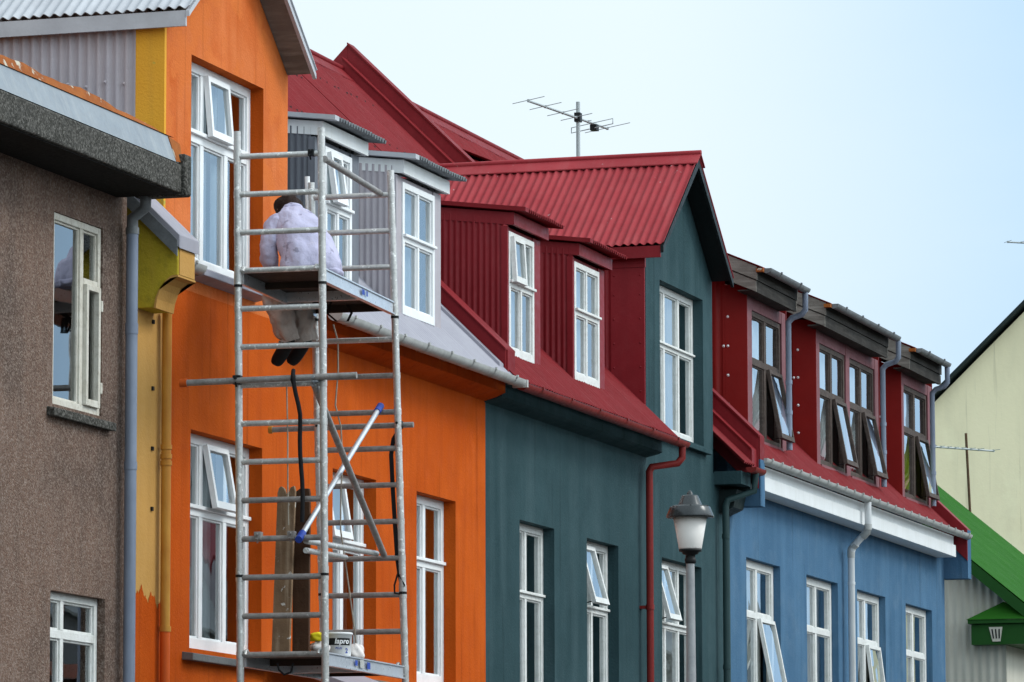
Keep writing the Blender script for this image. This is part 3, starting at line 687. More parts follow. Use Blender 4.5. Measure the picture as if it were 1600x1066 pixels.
mb.box(32.23, 32.535, -0.342, -0.33, 6.37, 6.565)
obj('corbel_trim', mb, 'tan', co)
mb = MB(); mb.prism([(32.18, -0.36, 6.56), (32.18, -0.36, 6.66), (32.18, 1.0, 7.98), (32.18, 1.0, 7.88)], (0.40, 0, 0)); obj('coping', mb, 'grey_roof', co, bevel=0.006)
mb = MB(); mb.prism([(32.165, -0.345, 6.50), (32.165, -0.345, 6.62), (32.165, 1.0, 7.94), (32.165, 1.0, 7.80)], (0.014, 0, 0)); obj('flashing', mb, 'galv_dark', co)
mb = MB(); mb.tube([(32.66, -0.075, 3.78), (32.66, -0.075, 6.16)], 0.037, 12)
for zz in (5.05, 5.12, 5.0): mb.tube([(32.66, -0.075, zz), (32.66, -0.075, zz+0.035)], 0.044, 12)
mb.tube([(32.66, -0.075, 3.76), (32.66, -0.075, 3.80)], 0.045, 12)
obj('downpipe', mb, 'ochre_pipe', oh)
mb = MB(); mb.tube([(32.66, -0.075, 0.3), (32.66, -0.075, 3.77)], 0.037, 12); obj('downpipe', mb, 'orange_pipe', oh)
for zz in (6.05, 5.55, 5.10, 4.65):
    mb = MB(); mb.box(32.50, 32.53, -0.03, -0.016, zz, zz+0.03); obj('wall_bracket', mb, 'black', oh)
# lower part of the end wall already painted orange
mb = MB(); N = 60; v = []
for i in range(N+1):
    x = 32.055+0.68*i/N; v += [(x, -0.019, 0.13), (x, -0.019, 4.07+0.035*math.sin(i*0.33)+0.018*math.sin(i*0.81+1)+0.010*math.sin(i*1.9)-0.0016*i)]
mb.add(v, [(2*i, 2*i+2, 2*i+3, 2*i+1) for i in range(N)]); obj('fresh_paint', mb, 'orange', oh)
# dormers
dormer(oh, 36.12, 37.22, 36.34, 37.01, 'slate_clad', 'galv_dark', 'fascia_white', 'slate_clad', opens=[(0, 1, 8)], blinds=[(0.0, 1.0, 'curtain', 0, 1)], edge_m='white_sheet')
dormer(oh, 38.20, 39.43, 38.34, 39.22, 'grey_clad', 'galv_dark', 'fascia_white', 'grey_clad', blinds=[(0.0, 1.0, 'curtain', 0, 1)], edge_m='white_sheet')
# small canopy over a door, low on the front
mb = MB(); mb.prism([(35.0, -0.75, 3.40), (35.0, -0.75, 3.46), (35.0, 0.0, 3.74), (35.0, 0.0, 3.66)], (1.35, 0, 0))
obj('door_canopy', mb, 'grey_roof', oh, bevel=0.006)
mb = MB(); mb.box(35.15, 36.2, -0.03, 0.02, 0.13, 2.5); mb.box(35.22, 36.13, -0.045, -0.031, 0.2, 2.4); obj('door', mb, 'white_old', oh)

# ------------------------------------------------------------------ dark green house
gh = thing('dark_green_house', (45.0, 4.0, 0), 'dark green rendered house with red roof, red dormers and a front gable', 'house')
G1 = (41.77, 42.88, 3.66, 5.335); G2 = (43.97, 45.08, 3.66, 5.335); G3 = (46.69, 48.26, 3.66, 5.345)
GG = (46.67, 48.385, 6.65, 8.225)
low = [(a, b, 0.9, 2.6) for a, b in ((41.77, 42.88), (43.97, 45.08), (46.69, 48.26))]
mb = MB(); wall_face(mb, 40.725, 49.45, 0.13, 6.40, [G1, G2, G3]+low, 0.0)
obj('wall', mb, 'green', gh)
mb = MB(); mb.face([(49.45, 8.8, 0.13), (40.725, 8.8, 0.13), (40.725, 8.8, 6.5), (49.45, 8.8, 6.5)]); obj('rear_wall', mb, 'green', gh)
for (a, b, c, d), kw in ((G1, dict(cols=[0.5], opens=[], blinds=[(0, 0.5, 'curtain', 0, 1), (0.5, 1.0, 'curtain_grey', 0, 1)])),
                         (G2, dict(cols=[0.5], opens=[(0, 1, 15)], blinds=[(0, 0.45, 'curtain', 0, 1), (0.5, 1.0, 'curtain_grey', 0, 1)])),
                         (G3, dict(cols=[0.335, 0.665], opens=[(0, 1, 15)], blinds=[(0.1, 0.5, 'curtain', 0, 1), (0.6, 1.0, 'curtain_grey', 0, 1)]))):
    window(gh, a, b, c, d, 0.11, rows=[0.60], fm='white_old', fw=0.07, mw=0.06, rail=0.06, botw=0.09, **kw)
for a, b in ((41.77, 42.88), (43.97, 45.08), (46.69, 48.26)): window(gh, a, b, 0.9, 2.6, 0.11, [0.5], [0.6], fm='white_old')
def gg_side():
    mb = MB()
    mb.box(46.10, 46.128, 0.004, 0.36, 6.75, 8.28); mb.box(46.09, 46.128, -0.006, 1.4, 8.28, 8.44)
    sheet(mb, (46.115, 0.36, 0), (0, 1, 0), (0, 0, 1), -1, 0.06, 0.009, 1.6, 1, vfun=lambda s: (zroof(0.36+s)-0.2, 8.44))
    sc = [(46.10, yy, zz) for yy in (0.05, 0.33) for zz in (7.0, 7.25, 7.5, 7.75, 8.0, 8.2)]
    screws(mb, sc, (-1, 0, 0), 0.012)
    obj('side_cladding', mb, 'red_clad', gh)
    mb = MB(); mb.box(48.74, 48.765, 0.005, 1.9, 6.5, 8.45); obj('side_cladding', mb, 'red_clad', gh)
gable_bay(gh, 46.13, 48.77, 47.40, GG, 'green', 'green', 'red_gable', gg_side, xl=45.98, xrr=48.80, ze=8.50, zr=9.62, barge_m='black_trim', soffit_m='black_trim', barge_t=0.09, eb_m='red_clad')
window(gh, *GG, 0.11, [0.335, 0.665], [0.60], [], fm='white_old', fw=0.07, mw=0.06, rail=0.055, botw=0.09, blinds=[(0.0, 0.62, 'curtain', 0, 1), (0.66, 1.0, 'curtain_grey', 0, 1)])
sill(gh, 46.45, 48.48, 6.625, out=0.07, th=0.05, m_='green')
main_roof(gh, 40.58, 46.12, 'red_roof', amp=0.013, rows=(2.2, 3.35, 4.5, 5.6))
main_roof(gh, 46.121, 48.775, 'red_roof', amp=0.013, y0=0.35, rows=(1.5, 2.65, 3.8, 4.9), back=False)
main_roof(gh, 48.776, 49.22, 'red_roof', amp=0.013)
mb = MB(); gutter(mb, 40.56, 46.16, -0.40, 6.46, 0.06, brackets=0.9); gutter(mb, 48.85, 49.28, -0.40, 6.46, 0.06)
obj('gutter', mb, 'red_pipe', gh)
mb = MB(); mb.prism([(40.70, 0.0, 6.32), (40.70, -0.13, 6.35), (40.70, -0.17, 6.37), (40.70, -0.17, 6.49), (40.70, 0.0, 6.49)], (5.43, 0, 0))
mb.box(40.70, 46.13, -0.34, -0.165, 6.48, 6.51)
mb.box(48.80, 49.22, -0.30, 0.0, 6.28, 6.42)
obj('cornice', mb, 'green', gh)
mb = MB(); mb.tube([(46.05, -0.40, 6.44), (46.05, -0.40, 6.30), (46.02, -0.36, 6.24), (45.90, -0.12, 6.20), (45.88, -0.10, 6.15), (45.88, -0.10, 0.3)], 0.038, 12)
for zz in (4.75, 3.7): mb.tube([(45.88, -0.10, zz), (45.88, -0.10, zz+0.05)], 0.045, 12)
mb.box(45.84, 45.92, -0.06, 0.0, 4.76, 4.79)
obj('downpipe', mb, 'red_pipe', gh)
mb = MB(); mb.tube([(49.05, -0.40, 6.42), (49.05, -0.38, 6.22), (48.92, -0.12, 6.12), (48.90, -0.10, 6.05), (48.90, -0.10, 0.3)], 0.037, 12)
for zz in (5.7, 4.3): mb.tube([(48.90, -0.10, zz), (48.90, -0.10, zz+0.05)], 0.044, 12)
obj('downpipe', mb, 'green_pipe', gh)
dormer(gh, 41.40, 42.45, 41.42, 42.21, 'red_clad', 'red_roof', 'red_clad', 'red_clad', win_m='white_old', opens=[(0, 1, 3.5)], blinds=[(0, 1.0, 'curtain', 0, 1)], edge_m='red_roof')
dormer(gh, 43.52, 44.62, 43.545, 44.40, 'red_clad', 'red_roof', 'red_clad', 'red_clad', win_m='white_old', opens=[], blinds=[(0, 1.0, 'curtain', 0, 1)], edge_m='red_roof')
# low parapet against the orange house
mb = MB()
def slope_bar(mb, x0, x1, y0, y1, top, base, mi=0):
    mb.prism([(x0, y0, base+ROOF_S*y0), (x0, y0, top+ROOF_S*y0), (x0, y1, top+ROOF_S*y1), (x0, y1, base+ROOF_S*y1)], (x1-x0, 0, 0), mi)
slope_bar(mb, 40.52, 40.78, -0.26, RIDGE_Y, 7.03, 6.72); mb.box(40.54, 40.76, -0.275, -0.255, 6.53, 6.775)
slope_bar(mb, 40.50, 40.80, -0.265, RIDGE_Y, 7.045, 7.025)
obj('parapet', mb, 'red_roof', gh, bevel=0.005)
mb = MB(); slope_bar(mb, 40.40, 40.519, -0.24, RIDGE_Y, 6.875, 6.80); obj('flashing', mb, 'grey_roof', gh)

# ------------------------------------------------------------------ blue house
bl = thing('blue_house', (55.0, 4.0, 0), 'blue rendered house with white fascia and brown dormer windows propped open', 'house')
BW = [(50.15, 51.67), (52.91, 54.46), (55.45, 56.97), (58.12, 59.66)]
ho = [(a, b, 3.85, 5.60) for a, b in BW]
mb = MB(); wall_face(mb, 49.45, 60.45, 0.13, 6.45, ho+[(a, b, 0.9, 2.6) for a, b in BW], 0.0)
mb.face([(60.45, 0, 0.13), (60.45, 8.8, 0.13), (60.45, 8.8, 6.5), (60.45, 0, 6.5)]); mb.face([(60.45, 8.8, 0.13), (49.45, 8.8, 0.13), (49.45, 8.8, 6.5), (60.45, 8.8, 6.5)])
mb.face([(60.45, 0, 6.5), (60.45, 8.8, 6.5), (60.45, 4.4, 11.0)])
obj('wall', mb, 'blue', bl)
bo = [[(1, 0, 11)], [], [(1, 0, 7)], []]
bb_ = [[(0.0, 0.5, 'curtain', 0, 1), (0.62, 1, 'curtain_grey', 0, 1)], [(0.0, 0.4, 'curtain', 0.55, 1), (0.0, 0.35, 'curtain_reflection_brown', 0, 0.5), (0.6, 1, 'curtain_grey', 0, 1)],
       [(0.0, 0.3, 'curtain', 0.5, 1), (0.05, 0.45, 'curtain_reflection_brown', 0, 0.55), (0.7, 1.0, 'curtain_grey', 0, 1)], [(0.0, 0.45, 'curtain', 0.55, 1), (0.1, 0.42, 'curtain_reflection_brown', 0, 0.5), (0.55, 1, 'curtain_grey', 0, 1)]]
for (a, b), op, bd in zip(BW, bo, bb_):
    window(bl, a, b, 3.85, 5.60, 0.08, [0.5], [0.655], op, fm='white_old', fw=0.09, mw=0.085, rail=0.07, blinds=bd, transom_drip=False)
    window(bl, a, b, 0.9, 2.6, 0.11, [0.5], [0.6], fm='white_old')
mb = MB()
mb.box(49.62, 60.0, -0.225, 0.0, 6.475, 6.585); mb.box(49.62, 60.0, -0.255, 0.0, 6.31, 6.465)
obj('fascia', mb, 'fascia_white', bl, bevel=0.004)
mb = MB(); gutter(mb, 49.58, 60.4, -0.335, 6.625, 0.062, brackets=0.42); obj('gutter', mb, 'gutter', bl)
mb = MB(); mb.tube([(54.64, -0.335, 6.57), (54.64, -0.335, 6.28), (54.66, -0.31, 6.22), (54.73, -0.13, 6.06), (54.74, -0.10, 5.98), (54.74, -0.10, 0.3)], 0.042, 12)
for zz in (5.6, 4.2): mb.tube([(54.74, -0.10, zz), (54.74, -0.10, zz+0.03)], 0.048, 12)
dp = obj('downpipe', mb, 'white_pipe', bl)
mb = MB(); mb.tube([(54.64, -0.335, 6.31), (54.64, -0.335, 6.24)], 0.046, 12); mb.tube([(54.74, -0.10, 6.02), (54.74, -0.10, 5.92)], 0.046, 12); mb.tube([(54.64, -0.335, 6.27), (54.66, -0.31, 6.21), (54.68, -0.26, 6.165)], 0.046, 12); mb.tube([(54.72, -0.17, 6.085), (54.74, -0.105, 6.03), (54.74, -0.10, 5.97)], 0.046, 12)
obj('pipe_socket', mb, 'gutter', dp)
main_roof(bl, 49.6, 60.45, 'red_roof', amp=0.013, y0=-0.235, rows=(4.4, 5.5))
# tall party wall against the green house: stepped red cladding with a blue corbel
mb = MB(); slope_bar(mb, 49.42, 49.62, -0.335, RIDGE_Y, 7.18, 6.60)
slope_bar(mb, 49.22, 49.419, -0.30, RIDGE_Y, 6.99, 6.60)
for yb in (0,):
    mb.prism([(49.42, RIDGE_Y, 7.18+ROOF_S*RIDGE_Y), (49.42, 9.0, 6.7), (49.42, 9.0, 6.3), (49.42, RIDGE_Y, 6.8+ROOF_S*RIDGE_Y)], (0.2, 0, 0))
mb.box(49.22, 49.419, -0.315, -0.301, 6.42, 6.70)
pw = obj('parapet', mb, 'red_clad', bl, bevel=0.005)
mb = MB(); slope_bar(mb, 49.40, 49.64, -0.345, RIDGE_Y, 7.20, 7.175); slope_bar(mb, 49.205, 49.421, -0.31, RIDGE_Y, 7.005, 6.985)
mb.box(49.425, 49.615, -0.352, -0.336, 6.60, 6.86)
obj('coping', mb, 'red_roof', pw)
mb = MB(); mb.box(49.43, 49.61, -0.345, 0.02, 6.09, 6.62); mb.box(49.425, 49.615, -0.356, -0.346, 6.09, 6.60); obj('corbel', mb, 'blue', bl, bevel=0.006)
mb = MB(); mb.box(49.20, 49.41, -0.30, 0.0, 6.25, 6.44); mb.prism([(49.0, 0, 5.98), (49.0, -0.16, 6.05), (49.0, -0.2, 6.24), (49.0, 0, 6.24)], (0.42, 0, 0)); obj('corbel_block', mb, 'dark_trim', bl)
mb = MB(); slope_bar(mb, 60.40, 60.62, -0.32, RIDGE_Y, 7.02, 6.60); pw2 = obj('parapet', mb, 'red_clad', bl, bevel=0.005)
mb = MB(); mb.box(60.42, 60.62, -0.325, 0.02, 6.06, 6.70); obj('corbel', mb, 'blue', bl, bevel=0.006)

def blue_dormer(x0, x1, wins, clx0, fx0, fx1, gx0, gx1, pipe_x, lime=False):
    """shed dormer: red clad cheek, faded frame, brown casements, timber fascia, zinc gutter"""
    yf, z0, zt = 0.15, 6.93, 8.60
    dm = MB()
    # front frame members
    xs = [x0]+[v for w in wins for v in w]+[x1]
    for i in range(0, len(xs), 2):
        dm.box(xs[i], xs[i+1], yf, yf+0.12, z0, 8.60)
    for a, b in wins:
        dm.box(a, b, yf+0.005, yf+0.12, 8.46, 8.60); dm.box(a, b, yf-0.02, yf+0.12, z0, 7.01)
    d = obj('dormer', dm, 'mauve_frame', bl, bevel=0.005)
    for xs_, s in ((x0-0.012, -1), (x1+0.012, 1)):
        ck = MB()
        ck.box(min(xs_, xs_+s*0.02), max(xs_, xs_+s*0.02), yf-0.004, yf+0.28, z0-0.1, 8.72)
        sheet(ck, (xs_+s*0.008, yf+0.25, 0), (0, 1, 0), (0, 0, 1), s, 0.115, 0.010, 3.4, 1, vfun=lambda s_: (zroof(yf+0.25+s_)-0.25, 8.78+0.43*s_))
        obj('cheek', ck, 'red_side', d)
    sc = MB(); pts = []
    for k in range(4):
        pts += [(x0-0.034, yf+0.22, 8.36-0.33*k)]
        pts += [(x0-0.034, yf+0.52+0.02*k, 8.20-0.36*k)] if k != 1 else [(x0-0.034, yf+0.27, 8.36-0.33*k)]
    screws(sc, pts, (-1, 0, 0), 0.017); obj('screw', sc, 'white', d)
    for k, (a, b) in enumerate(wins):
        bd = [(0.0, 0.40, 'blind', 0, 1, 0.05), (0.52, 0.82, 'blind', 0, 1, 0.12)]
        if lime: bd = [(0.0, 0.40, 'blind', 0, 1, 0.05), (0.52, 0.98, 'lime', 0, 0.62, 0.12), (0.52, 0.8, 'blind', 0.62, 1, 0.12)]
        window(bl, a, b, 7.01, 8.46, yf+0.02, [0.5], [0.605], [(1, 0, 10.5+0.8*k)], fm='brown_frame', fw=0.06, mw=0.10, rail=0.075, blinds=bd, room=0.8, transom_drip=False, room_e=0.0)
    # timber fascia: front two boards, sides following the roof slope
    fb = MB()
    fb.box(fx0, fx1, -0.06, -0.03, 8.715, 8.86); fb.box(fx0+0.01, fx1-0.02, -0.045, -0.015, 8.585, 8.71)
    fb.box(fx0+0.02, fx1-0.02, -0.015, yf+0.02, 8.60, 8.615)
    obj('fascia', fb, 'dark_wood', d)
    for xx in (fx0-0.012, fx1-0.012):
        fs = MB()
        fs.prism([(xx, -0.062, 8.715), (xx, 1.4, 8.715+0.43*1.46), (xx, 1.4, 8.86+0.43*1.46), (xx, -0.062, 8.865)], (0.024, 0, 0))
        fs.prism([(xx+0.012, -0.047, 8.585), (xx+0.012, 1.4, 8.585+0.43*1.44), (xx+0.012, 1.4, 8.708+0.43*1.44), (xx+0.012, -0.047, 8.708)], (0.024, 0, 0))
        ap = MB(); ap.prism([(xx+0.006, 1.402, zroof(1.402)-0.12), (xx+0.006, 3.3, zroof(3.3)-0.12), (xx+0.006, 3.3, 8.80+0.43*3.4), (xx+0.006, 1.402, 8.80+0.43*1.5)], (0.02, 0, 0))
        obj('apron_flashing', ap, 'red_roof', d)
        obj('verge_board', fs, 'old_wood', d)
    rf = MB(); D = Vector((0, 1, 0.43)).normalized()
    sheet(rf, (fx0-0.03, -0.13, 8.845), (1, 0, 0), D, 1, 0.08, 0.009, fx1-fx0+0.06, 4.7)
    obj('dormer_roof', rf, 'red_roof', d)
    gt = MB(); gutter(gt, gx0, gx1, -0.165, 8.845, 0.055, brackets=0.75); gt.box(gx0-0.07, gx0, -0.14, -0.06, 8.80, 8.84, 1)
    obj('dormer_gutter', gt, ['galv_dark', 'rust'], d)
    pp = MB(); pp.tube([(pipe_x-0.05, -0.165, 8.81), (pipe_x-0.05, -0.165, 8.60), (pipe_x-0.03, -0.12, 8.55), (pipe_x, 0.0, 8.52), (pipe_x, 0.05, 8.47), (pipe_x, 0.05, 6.99)], 0.035, 12)
    for zz in (7.75, 7.4): pp.tube([(pipe_x, 0.05, zz), (pipe_x, 0.05, zz+0.045)], 0.041, 12)
    obj('dormer_downpipe', pp, 'pvc', d)
blue_dormer(50.87, 52.62, [(51.07, 52.44)], 49.6, 50.50, 52.36, 50.52, 52.36, 52.36)
blue_dormer(54.12, 57.38, [(54.28, 55.63), (55.83, 57.19)], 52.7, 53.75, 57.06, 53.72, 57.08, 57.20)
blue_dormer(58.70, 60.50, [(58.83, 60.26)], 57.4, 58.30, 60.16, 58.28, 60.05, 60.08, lime=True)

# ------------------------------------------------------------------ far house with green roof
fh = thing('green_roofed_house', (68.2, 4.0, 0), 'low cream corrugated house with bright green roof at the right edge', 'house')
mb = MB(); x0 = 64.45; ZE = 6.18; K = 0.83
sheet(mb, (x0, 0.0, 0), (0, 1, 0), (0, 0, 1), -1, 0.115, 0.012, 7.6, 1, vfun=lambda s: (0.13, ZE+K*(s if s < 3.8 else 7.6-s)))
obj('gable_cladding', mb, 'cream_clad', fh)
mb = MB(); mb.box(x0+0.015, 72.0, 0.0, 0.1, 0.13, 6.1); obj('wall', mb, 'cream_clad', fh)
mb = MB(); mb.box(x0+0.02, 72.0, 7.5, 7.6, 0.13, 6.1); obj('wall', mb, 'cream_clad', fh)
mb = MB(); mb.prism([(71.9, 0.11, 0.13), (71.9, 7.49, 0.13), (71.9, 7.49, 6.1), (71.9, 3.8, 9.2), (71.9, 0.11, 6.1)], (0.1, 0, 0))
obj('wall', mb, 'cream_clad', fh)
mb = MB(); D = Vector((0, 1, K)).normalized(); L = 4.25*math.hypot(1, K)
sheet(mb, (x0-0.25, -0.45, ZE+0.06-0.45*K), (1, 0, 0), D, 1, 0.09, 0.008, 7.9, L)
D2 = Vector((0, -1, K)).normalized(); sheet(mb, (x0-0.25, 8.05, ZE+0.06-0.45*K), (1, 0, 0), D2, -1, 0.09, 0.008, 7.9, L)
fr_ = obj('roof', mb, 'far_green', fh)
mb = MB()
mb.prism([(x0-0.27, -0.45, ZE-0.45*K+0.05), (x0-0.27, 3.8, ZE+3.8*K+0.05), (x0-0.27, 3.8, ZE+3.8*K-0.13), (x0-0.27, -0.45, ZE-0.45*K-0.13)], (0.035, 0, 0))
mb.prism([(x0-0.234, -0.42, ZE-0.45*K-0.06), (x0-0.234, 3.8, ZE+3.8*K-0.03), (x0-0.234, 3.8, ZE+3.8*K-0.06), (x0-0.234, -0.42, ZE-0.45*K-0.09)], (0.24, 0, 0))
obj('barge_board', mb, 'far_green_dark', fr_)
# boxed eaves return: a little roofed box at the front corner
mb = MB(); mb.box(x0-0.24, 72.2, -0.40, 0.03, 5.42, 5.70); mb.box(x0-0.28, 72.2, -0.44, 0.06, 5.71, 5.76)
mb.box(x0-0.238, x0-0.0, 0.03, 0.44, 5.42, 5.70); mb.box(x0-0.28, x0-0.0, 0.06, 0.48, 5.71, 5.76)
obj('eaves_box', mb, 'far_green_dark', fh)
mb = MB(); mb.add([(x0-0.29, -0.45, 5.765), (x0-0.29, 0.50, 5.765), (x0+0.02, 0.50, 5.765), (x0+0.02, -0.45, 5.765), (x0+0.02, 0.02, 6.02), (x0-0.05, 0.02, 6.02)], [(0, 1, 5), (1, 2, 4, 5), (3, 0, 5, 4)])
obj('eaves_box_roof', mb, 'far_green', fh)
mb = MB(); mb.prism([(x0-0.252, 0.19, 5.66), (x0-0.252, 0.0, 5.66), (x0-0.252, 0.03, 5.46), (x0-0.252, 0.14, 5.46)], (0.01, 0, 0)); vt = obj('vent', mb, 'cream_clad', fh)
mb = MB()
for k in range(3): mb.prism([(x0-0.256, 0.155-0.05*k, 5.63), (x0-0.256, 0.135-0.05*k, 5.63), (x0-0.256, 0.115-0.04*k, 5.50), (x0-0.256, 0.135-0.04*k, 5.50)], (0.003, 0, 0))
obj('vent_slot', mb, 'black', vt)

# ------------------------------------------------------------------ pale yellow building
yb_ = thing('pale_yellow_building', (90, 3, 0), 'tall pale yellow building with blank stained gable wall beyond the green roof', 'building')
mb = MB()
mb.prism([(85, 12.0, 0), (85, 12.0, 4.9), (85, 2.0, 14.4), (85, -1.0, 14.4), (85, -6.0, 9.7), (85, -6.0, 0)], (14, 0, 0)); obj('wall', mb, 'pale_yellow', yb_)
mb = MB()
mb.prism([(84.8, 12.3, 4.70), (84.8, 2.0, 14.485), (84.8, 2.0, 14.56), (84.8, 12.3, 4.775)], (14.4, 0, 0)); mb.prism([(84.8, 2.0, 14.485), (84.8, -1.0, 14.485), (84.8, -1.0, 14.56), (84.8, 2.0, 14.56)], (14.4, 0, 0))
obj('roof', mb, 'dark_trim', yb_)

# ------------------------------------------------------------------ street lamp
lx, ly = 33.1, -4.0
sl_ = thing('street_lamp', (lx, ly, 0.0), 'street lamp with opal glass lantern and dark cap on grey pole', 'street lamp')
mb = MB(); mb.tube([(lx, ly, 0.13), (lx, ly, 1.2), (lx, ly, 4.23)], [0.07, 0.05, 0.030], 16); obj('pole', mb, 'pole', sl_)
mb = MB(); mb.lathe((lx, ly, 0), [(0.031, 4.20), (0.040, 4.205), (0.042, 4.235), (0.036, 4.24), (0.036, 4.265), (0.055, 4.27), (0.062, 4.285), (0.082, 4.29), (0.082, 4.305), (0.0, 4.305)], 24); obj('lamp_collar', mb, 'black', sl_)
mb = MB(); mb.lathe((lx, ly, 0), [(0.0, 4.306), (0.080, 4.306), (0.084, 4.315), (0.124, 4.545), (0.0, 4.55)], 28); obj('lamp_glass', mb, 'opal', sl_)
mb = MB(); mb.lathe((lx, ly, 0), [(0.13, 4.535), (0.172, 4.535), (0.175, 4.545), (0.148, 4.612), (0.145, 4.616), (0.093, 4.624), (0.090, 4.628), (0.062, 4.692), (0.055, 4.70), (0.02, 4.704), (0.022, 4.715), (0.012, 4.73), (0.0, 4.74)], 28)
for k in range(6):
    a = k*PI/3+0.3; mb.tube([(lx+0.094*math.cos(a), ly+0.094*math.sin(a), 4.624), (lx+0.147*math.cos(a), ly+0.147*math.sin(a), 4.617)], 0.004, 5)
obj('lamp_cap', mb, 'lamp_cap', sl_)

# ------------------------------------------------------------------ antennas
def antenna(name, base, top, boom_a, boom_b, elems, m_, label, mast_m=None, dipole=None, r=0.028, box=True):
    t = thing(name, base, label, 'antenna')
    mb = MB(); mb.tube([base, top], r, 8); obj('mast', mb, mast_m or m_, t)
    mb = MB(); a, b = Vector(boom_a), Vector(boom_b)
    mb.tube([a, b], 0.016, 6)
    obj('boom', mb, m_, t)
    mb = MB()
    for f, half, dr in elems:
        p = a.lerp(b, f); d = Vector(dr).normalized()
        mb.tube([p-d*half+Vector((0, 0, .012)), p+d*half+Vector((0, 0, .012))], 0.0052, 5)
        mb.box(p.x-0.02, p.x+0.02, p.y-0.015, p.y+0.015, p.z-0.015, p.z+0.02)
    obj('element', mb, m_, t)
    if dipole:
        f, half, dr = dipole; p = a.lerp(b, f); d = Vector(dr).normalized(); z = Vector((0, 0, 0.07))
        mb = MB(); mb.tube([p-d*0.04-z, p-d*half-z, p-d*half, p+d*half, p+d*half-z, p+d*0.04-z], 0.008, 5); obj('dipole', mb, m_, t)
    if box:
        p = a.lerp(b, 0.83); mb = MB(); mb.box(p.x-0.06, p.x+0.06, p.y-0.045, p.y+0.045, p.z-0.09, p.z-0.01); obj('junction_box', mb, 'black', t)
        q = Vector(top).lerp(Vector(base), 0.17)
        mb = MB(); mb.box(q.x-0.05, q.x+0.05, q.y-0.04, q.y+0.04, q.z-0.06, q.z+0.06); obj('clamp', mb, 'black', t)
    return t

antenna('roof_antenna', (58.6, 4.42, 11.1), (58.6, 4.42, 12.32), (57.24, 4.68, 12.12), (59.43, 4.26, 12.09),
        [(0.0, 0.235, (0.19, 0.98, -0.12)), (0.21, 0.235, (0.19, 0.98, -0.12)), (0.43, 0.235, (0.19, 0.98, -0.12)), (0.6, 0.235, (0.19, 0.98, -0.12)), (0.75, 0.05, (0.19, 0.98, -0.12)), (1.0, 0.34, (0.19, 0.98, -0.12))],
        'antenna', 'television antenna on a mast above the red gable roof', dipole=(0.8, 0.31, (0.19, 0.98, -0.12)))
antenna('roof_antenna', (71.95, 2.05, 7.9), (71.95, 2.10, 9.18), (71.42, 2.50, 8.93), (72.36, 1.75, 8.93),
        [(f, 0.09, (0.75, 0.94, 0)) for f in (0, 0.12, 0.24, 0.36, 0.48)]+[(0.62, 0.12, (0.75, 0.94, 0)), (0.75, 0.14, (0.75, 0.94, 0)), (1.0, 0.16, (0.75, 0.94, 0))],
        'antenna', 'thin antenna on a rusty mast in front of the pale yellow gable', mast_m='rusty_mast', r=0.021, box=False)
antenna('roof_antenna', (85.45, 3.2, 13.2), (85.45, 3.2, 14.5), (84.9, 3.98, 14.06), (86.0, 2.5, 14.06),
        [(f, 0.16, (1, 0.74, 0)) for f in (0, 0.15, 0.3, 0.45, 0.6, 0.8, 1.0)], 'antenna', 'far antenna cut off by the right edge of the picture', box=False)

# ------------------------------------------------------------------ houses across the street (seen mirrored in the windows)
def street_house(x0, x1, h, ridge, wm, rm, label):
    y0, y1 = -18.0, -26.0
    t = thing('house', ((x0+x1)/2, -22, 0), label, 'house', 'houses across the street')
    mb = MB(); mb.prism([(x0, y0, 0.0), (x0, y0, h), (x0, -22, ridge), (x0, y1, h), (x0, y1, 0.0)], (x1-x0, 0, 0)); obj('wall', mb, wm, t)
    mb = MB()
    for ya in (y0+0.3, y1-0.3):
        k = (ridge-h)/4.0
        mb.prism([(x0, ya, h-0.3*k+0.02), (x0, -22, ridge+0.02), (x0, -22, ridge+0.12), (x0, ya, h-0.3*k+0.12)], (x1-x0, 0, 0))
    obj('roof', mb, rm, t)
    n = int((x1-x0)//2.4)
    for st in range(int(h//2.9)):
        for i in range(n):
            xa = x0+(i+0.5)*(x1-x0)/n-0.55; mb = MB(); za = 1.0+2.9*st
            for q in ((xa, xa+0.08, za, za+1.5), (xa+1.02, xa+1.1, za, za+1.5), (xa+0.08, xa+1.02, za, za+0.08), (xa+0.08, xa+1.02, za+1.42, za+1.5), (xa+0.51, xa+0.59, za+0.08, za+1.42)):
                mb.box(q[0], q[1], y0-0.02, y0+0.04, q[2], q[3])
            mb.face([(xa+1.02, y0+0.01, za+0.08), (xa+0.08, y0+0.01, za+0.08), (xa+0.08, y0+0.01, za+1.42), (xa+1.02, y0+0.01, za+1.42)], 1)
            obj('window', mb, ['white_old', 'black'], t)
street_house(-30, 28, 5.2, 7.2, 'cream_old', 'galv_dark', 'long cream house across the street behind the camera side')
street_house(29, 44, 5.8, 8.0, 'white_old', 'red_roof', 'white house with red roof across the street')
street_house(45.5, 62, 5.6, 7.8, 'cream_clad', 'galv_dark', 'cream clad house across the street')
street_house(63, 84, 7.0, 9.6, 'slate_clad', 'galv_dark', 'slate grey house across the street')
street_house(85, 104, 7.6, 10.0, 'grey_clad', 'red_roof', 'grey house with red roof across the street')
street_house(105, 140, 8.2, 11.0, 'slate_clad', 'galv_dark', 'slate clad house far along across the street')

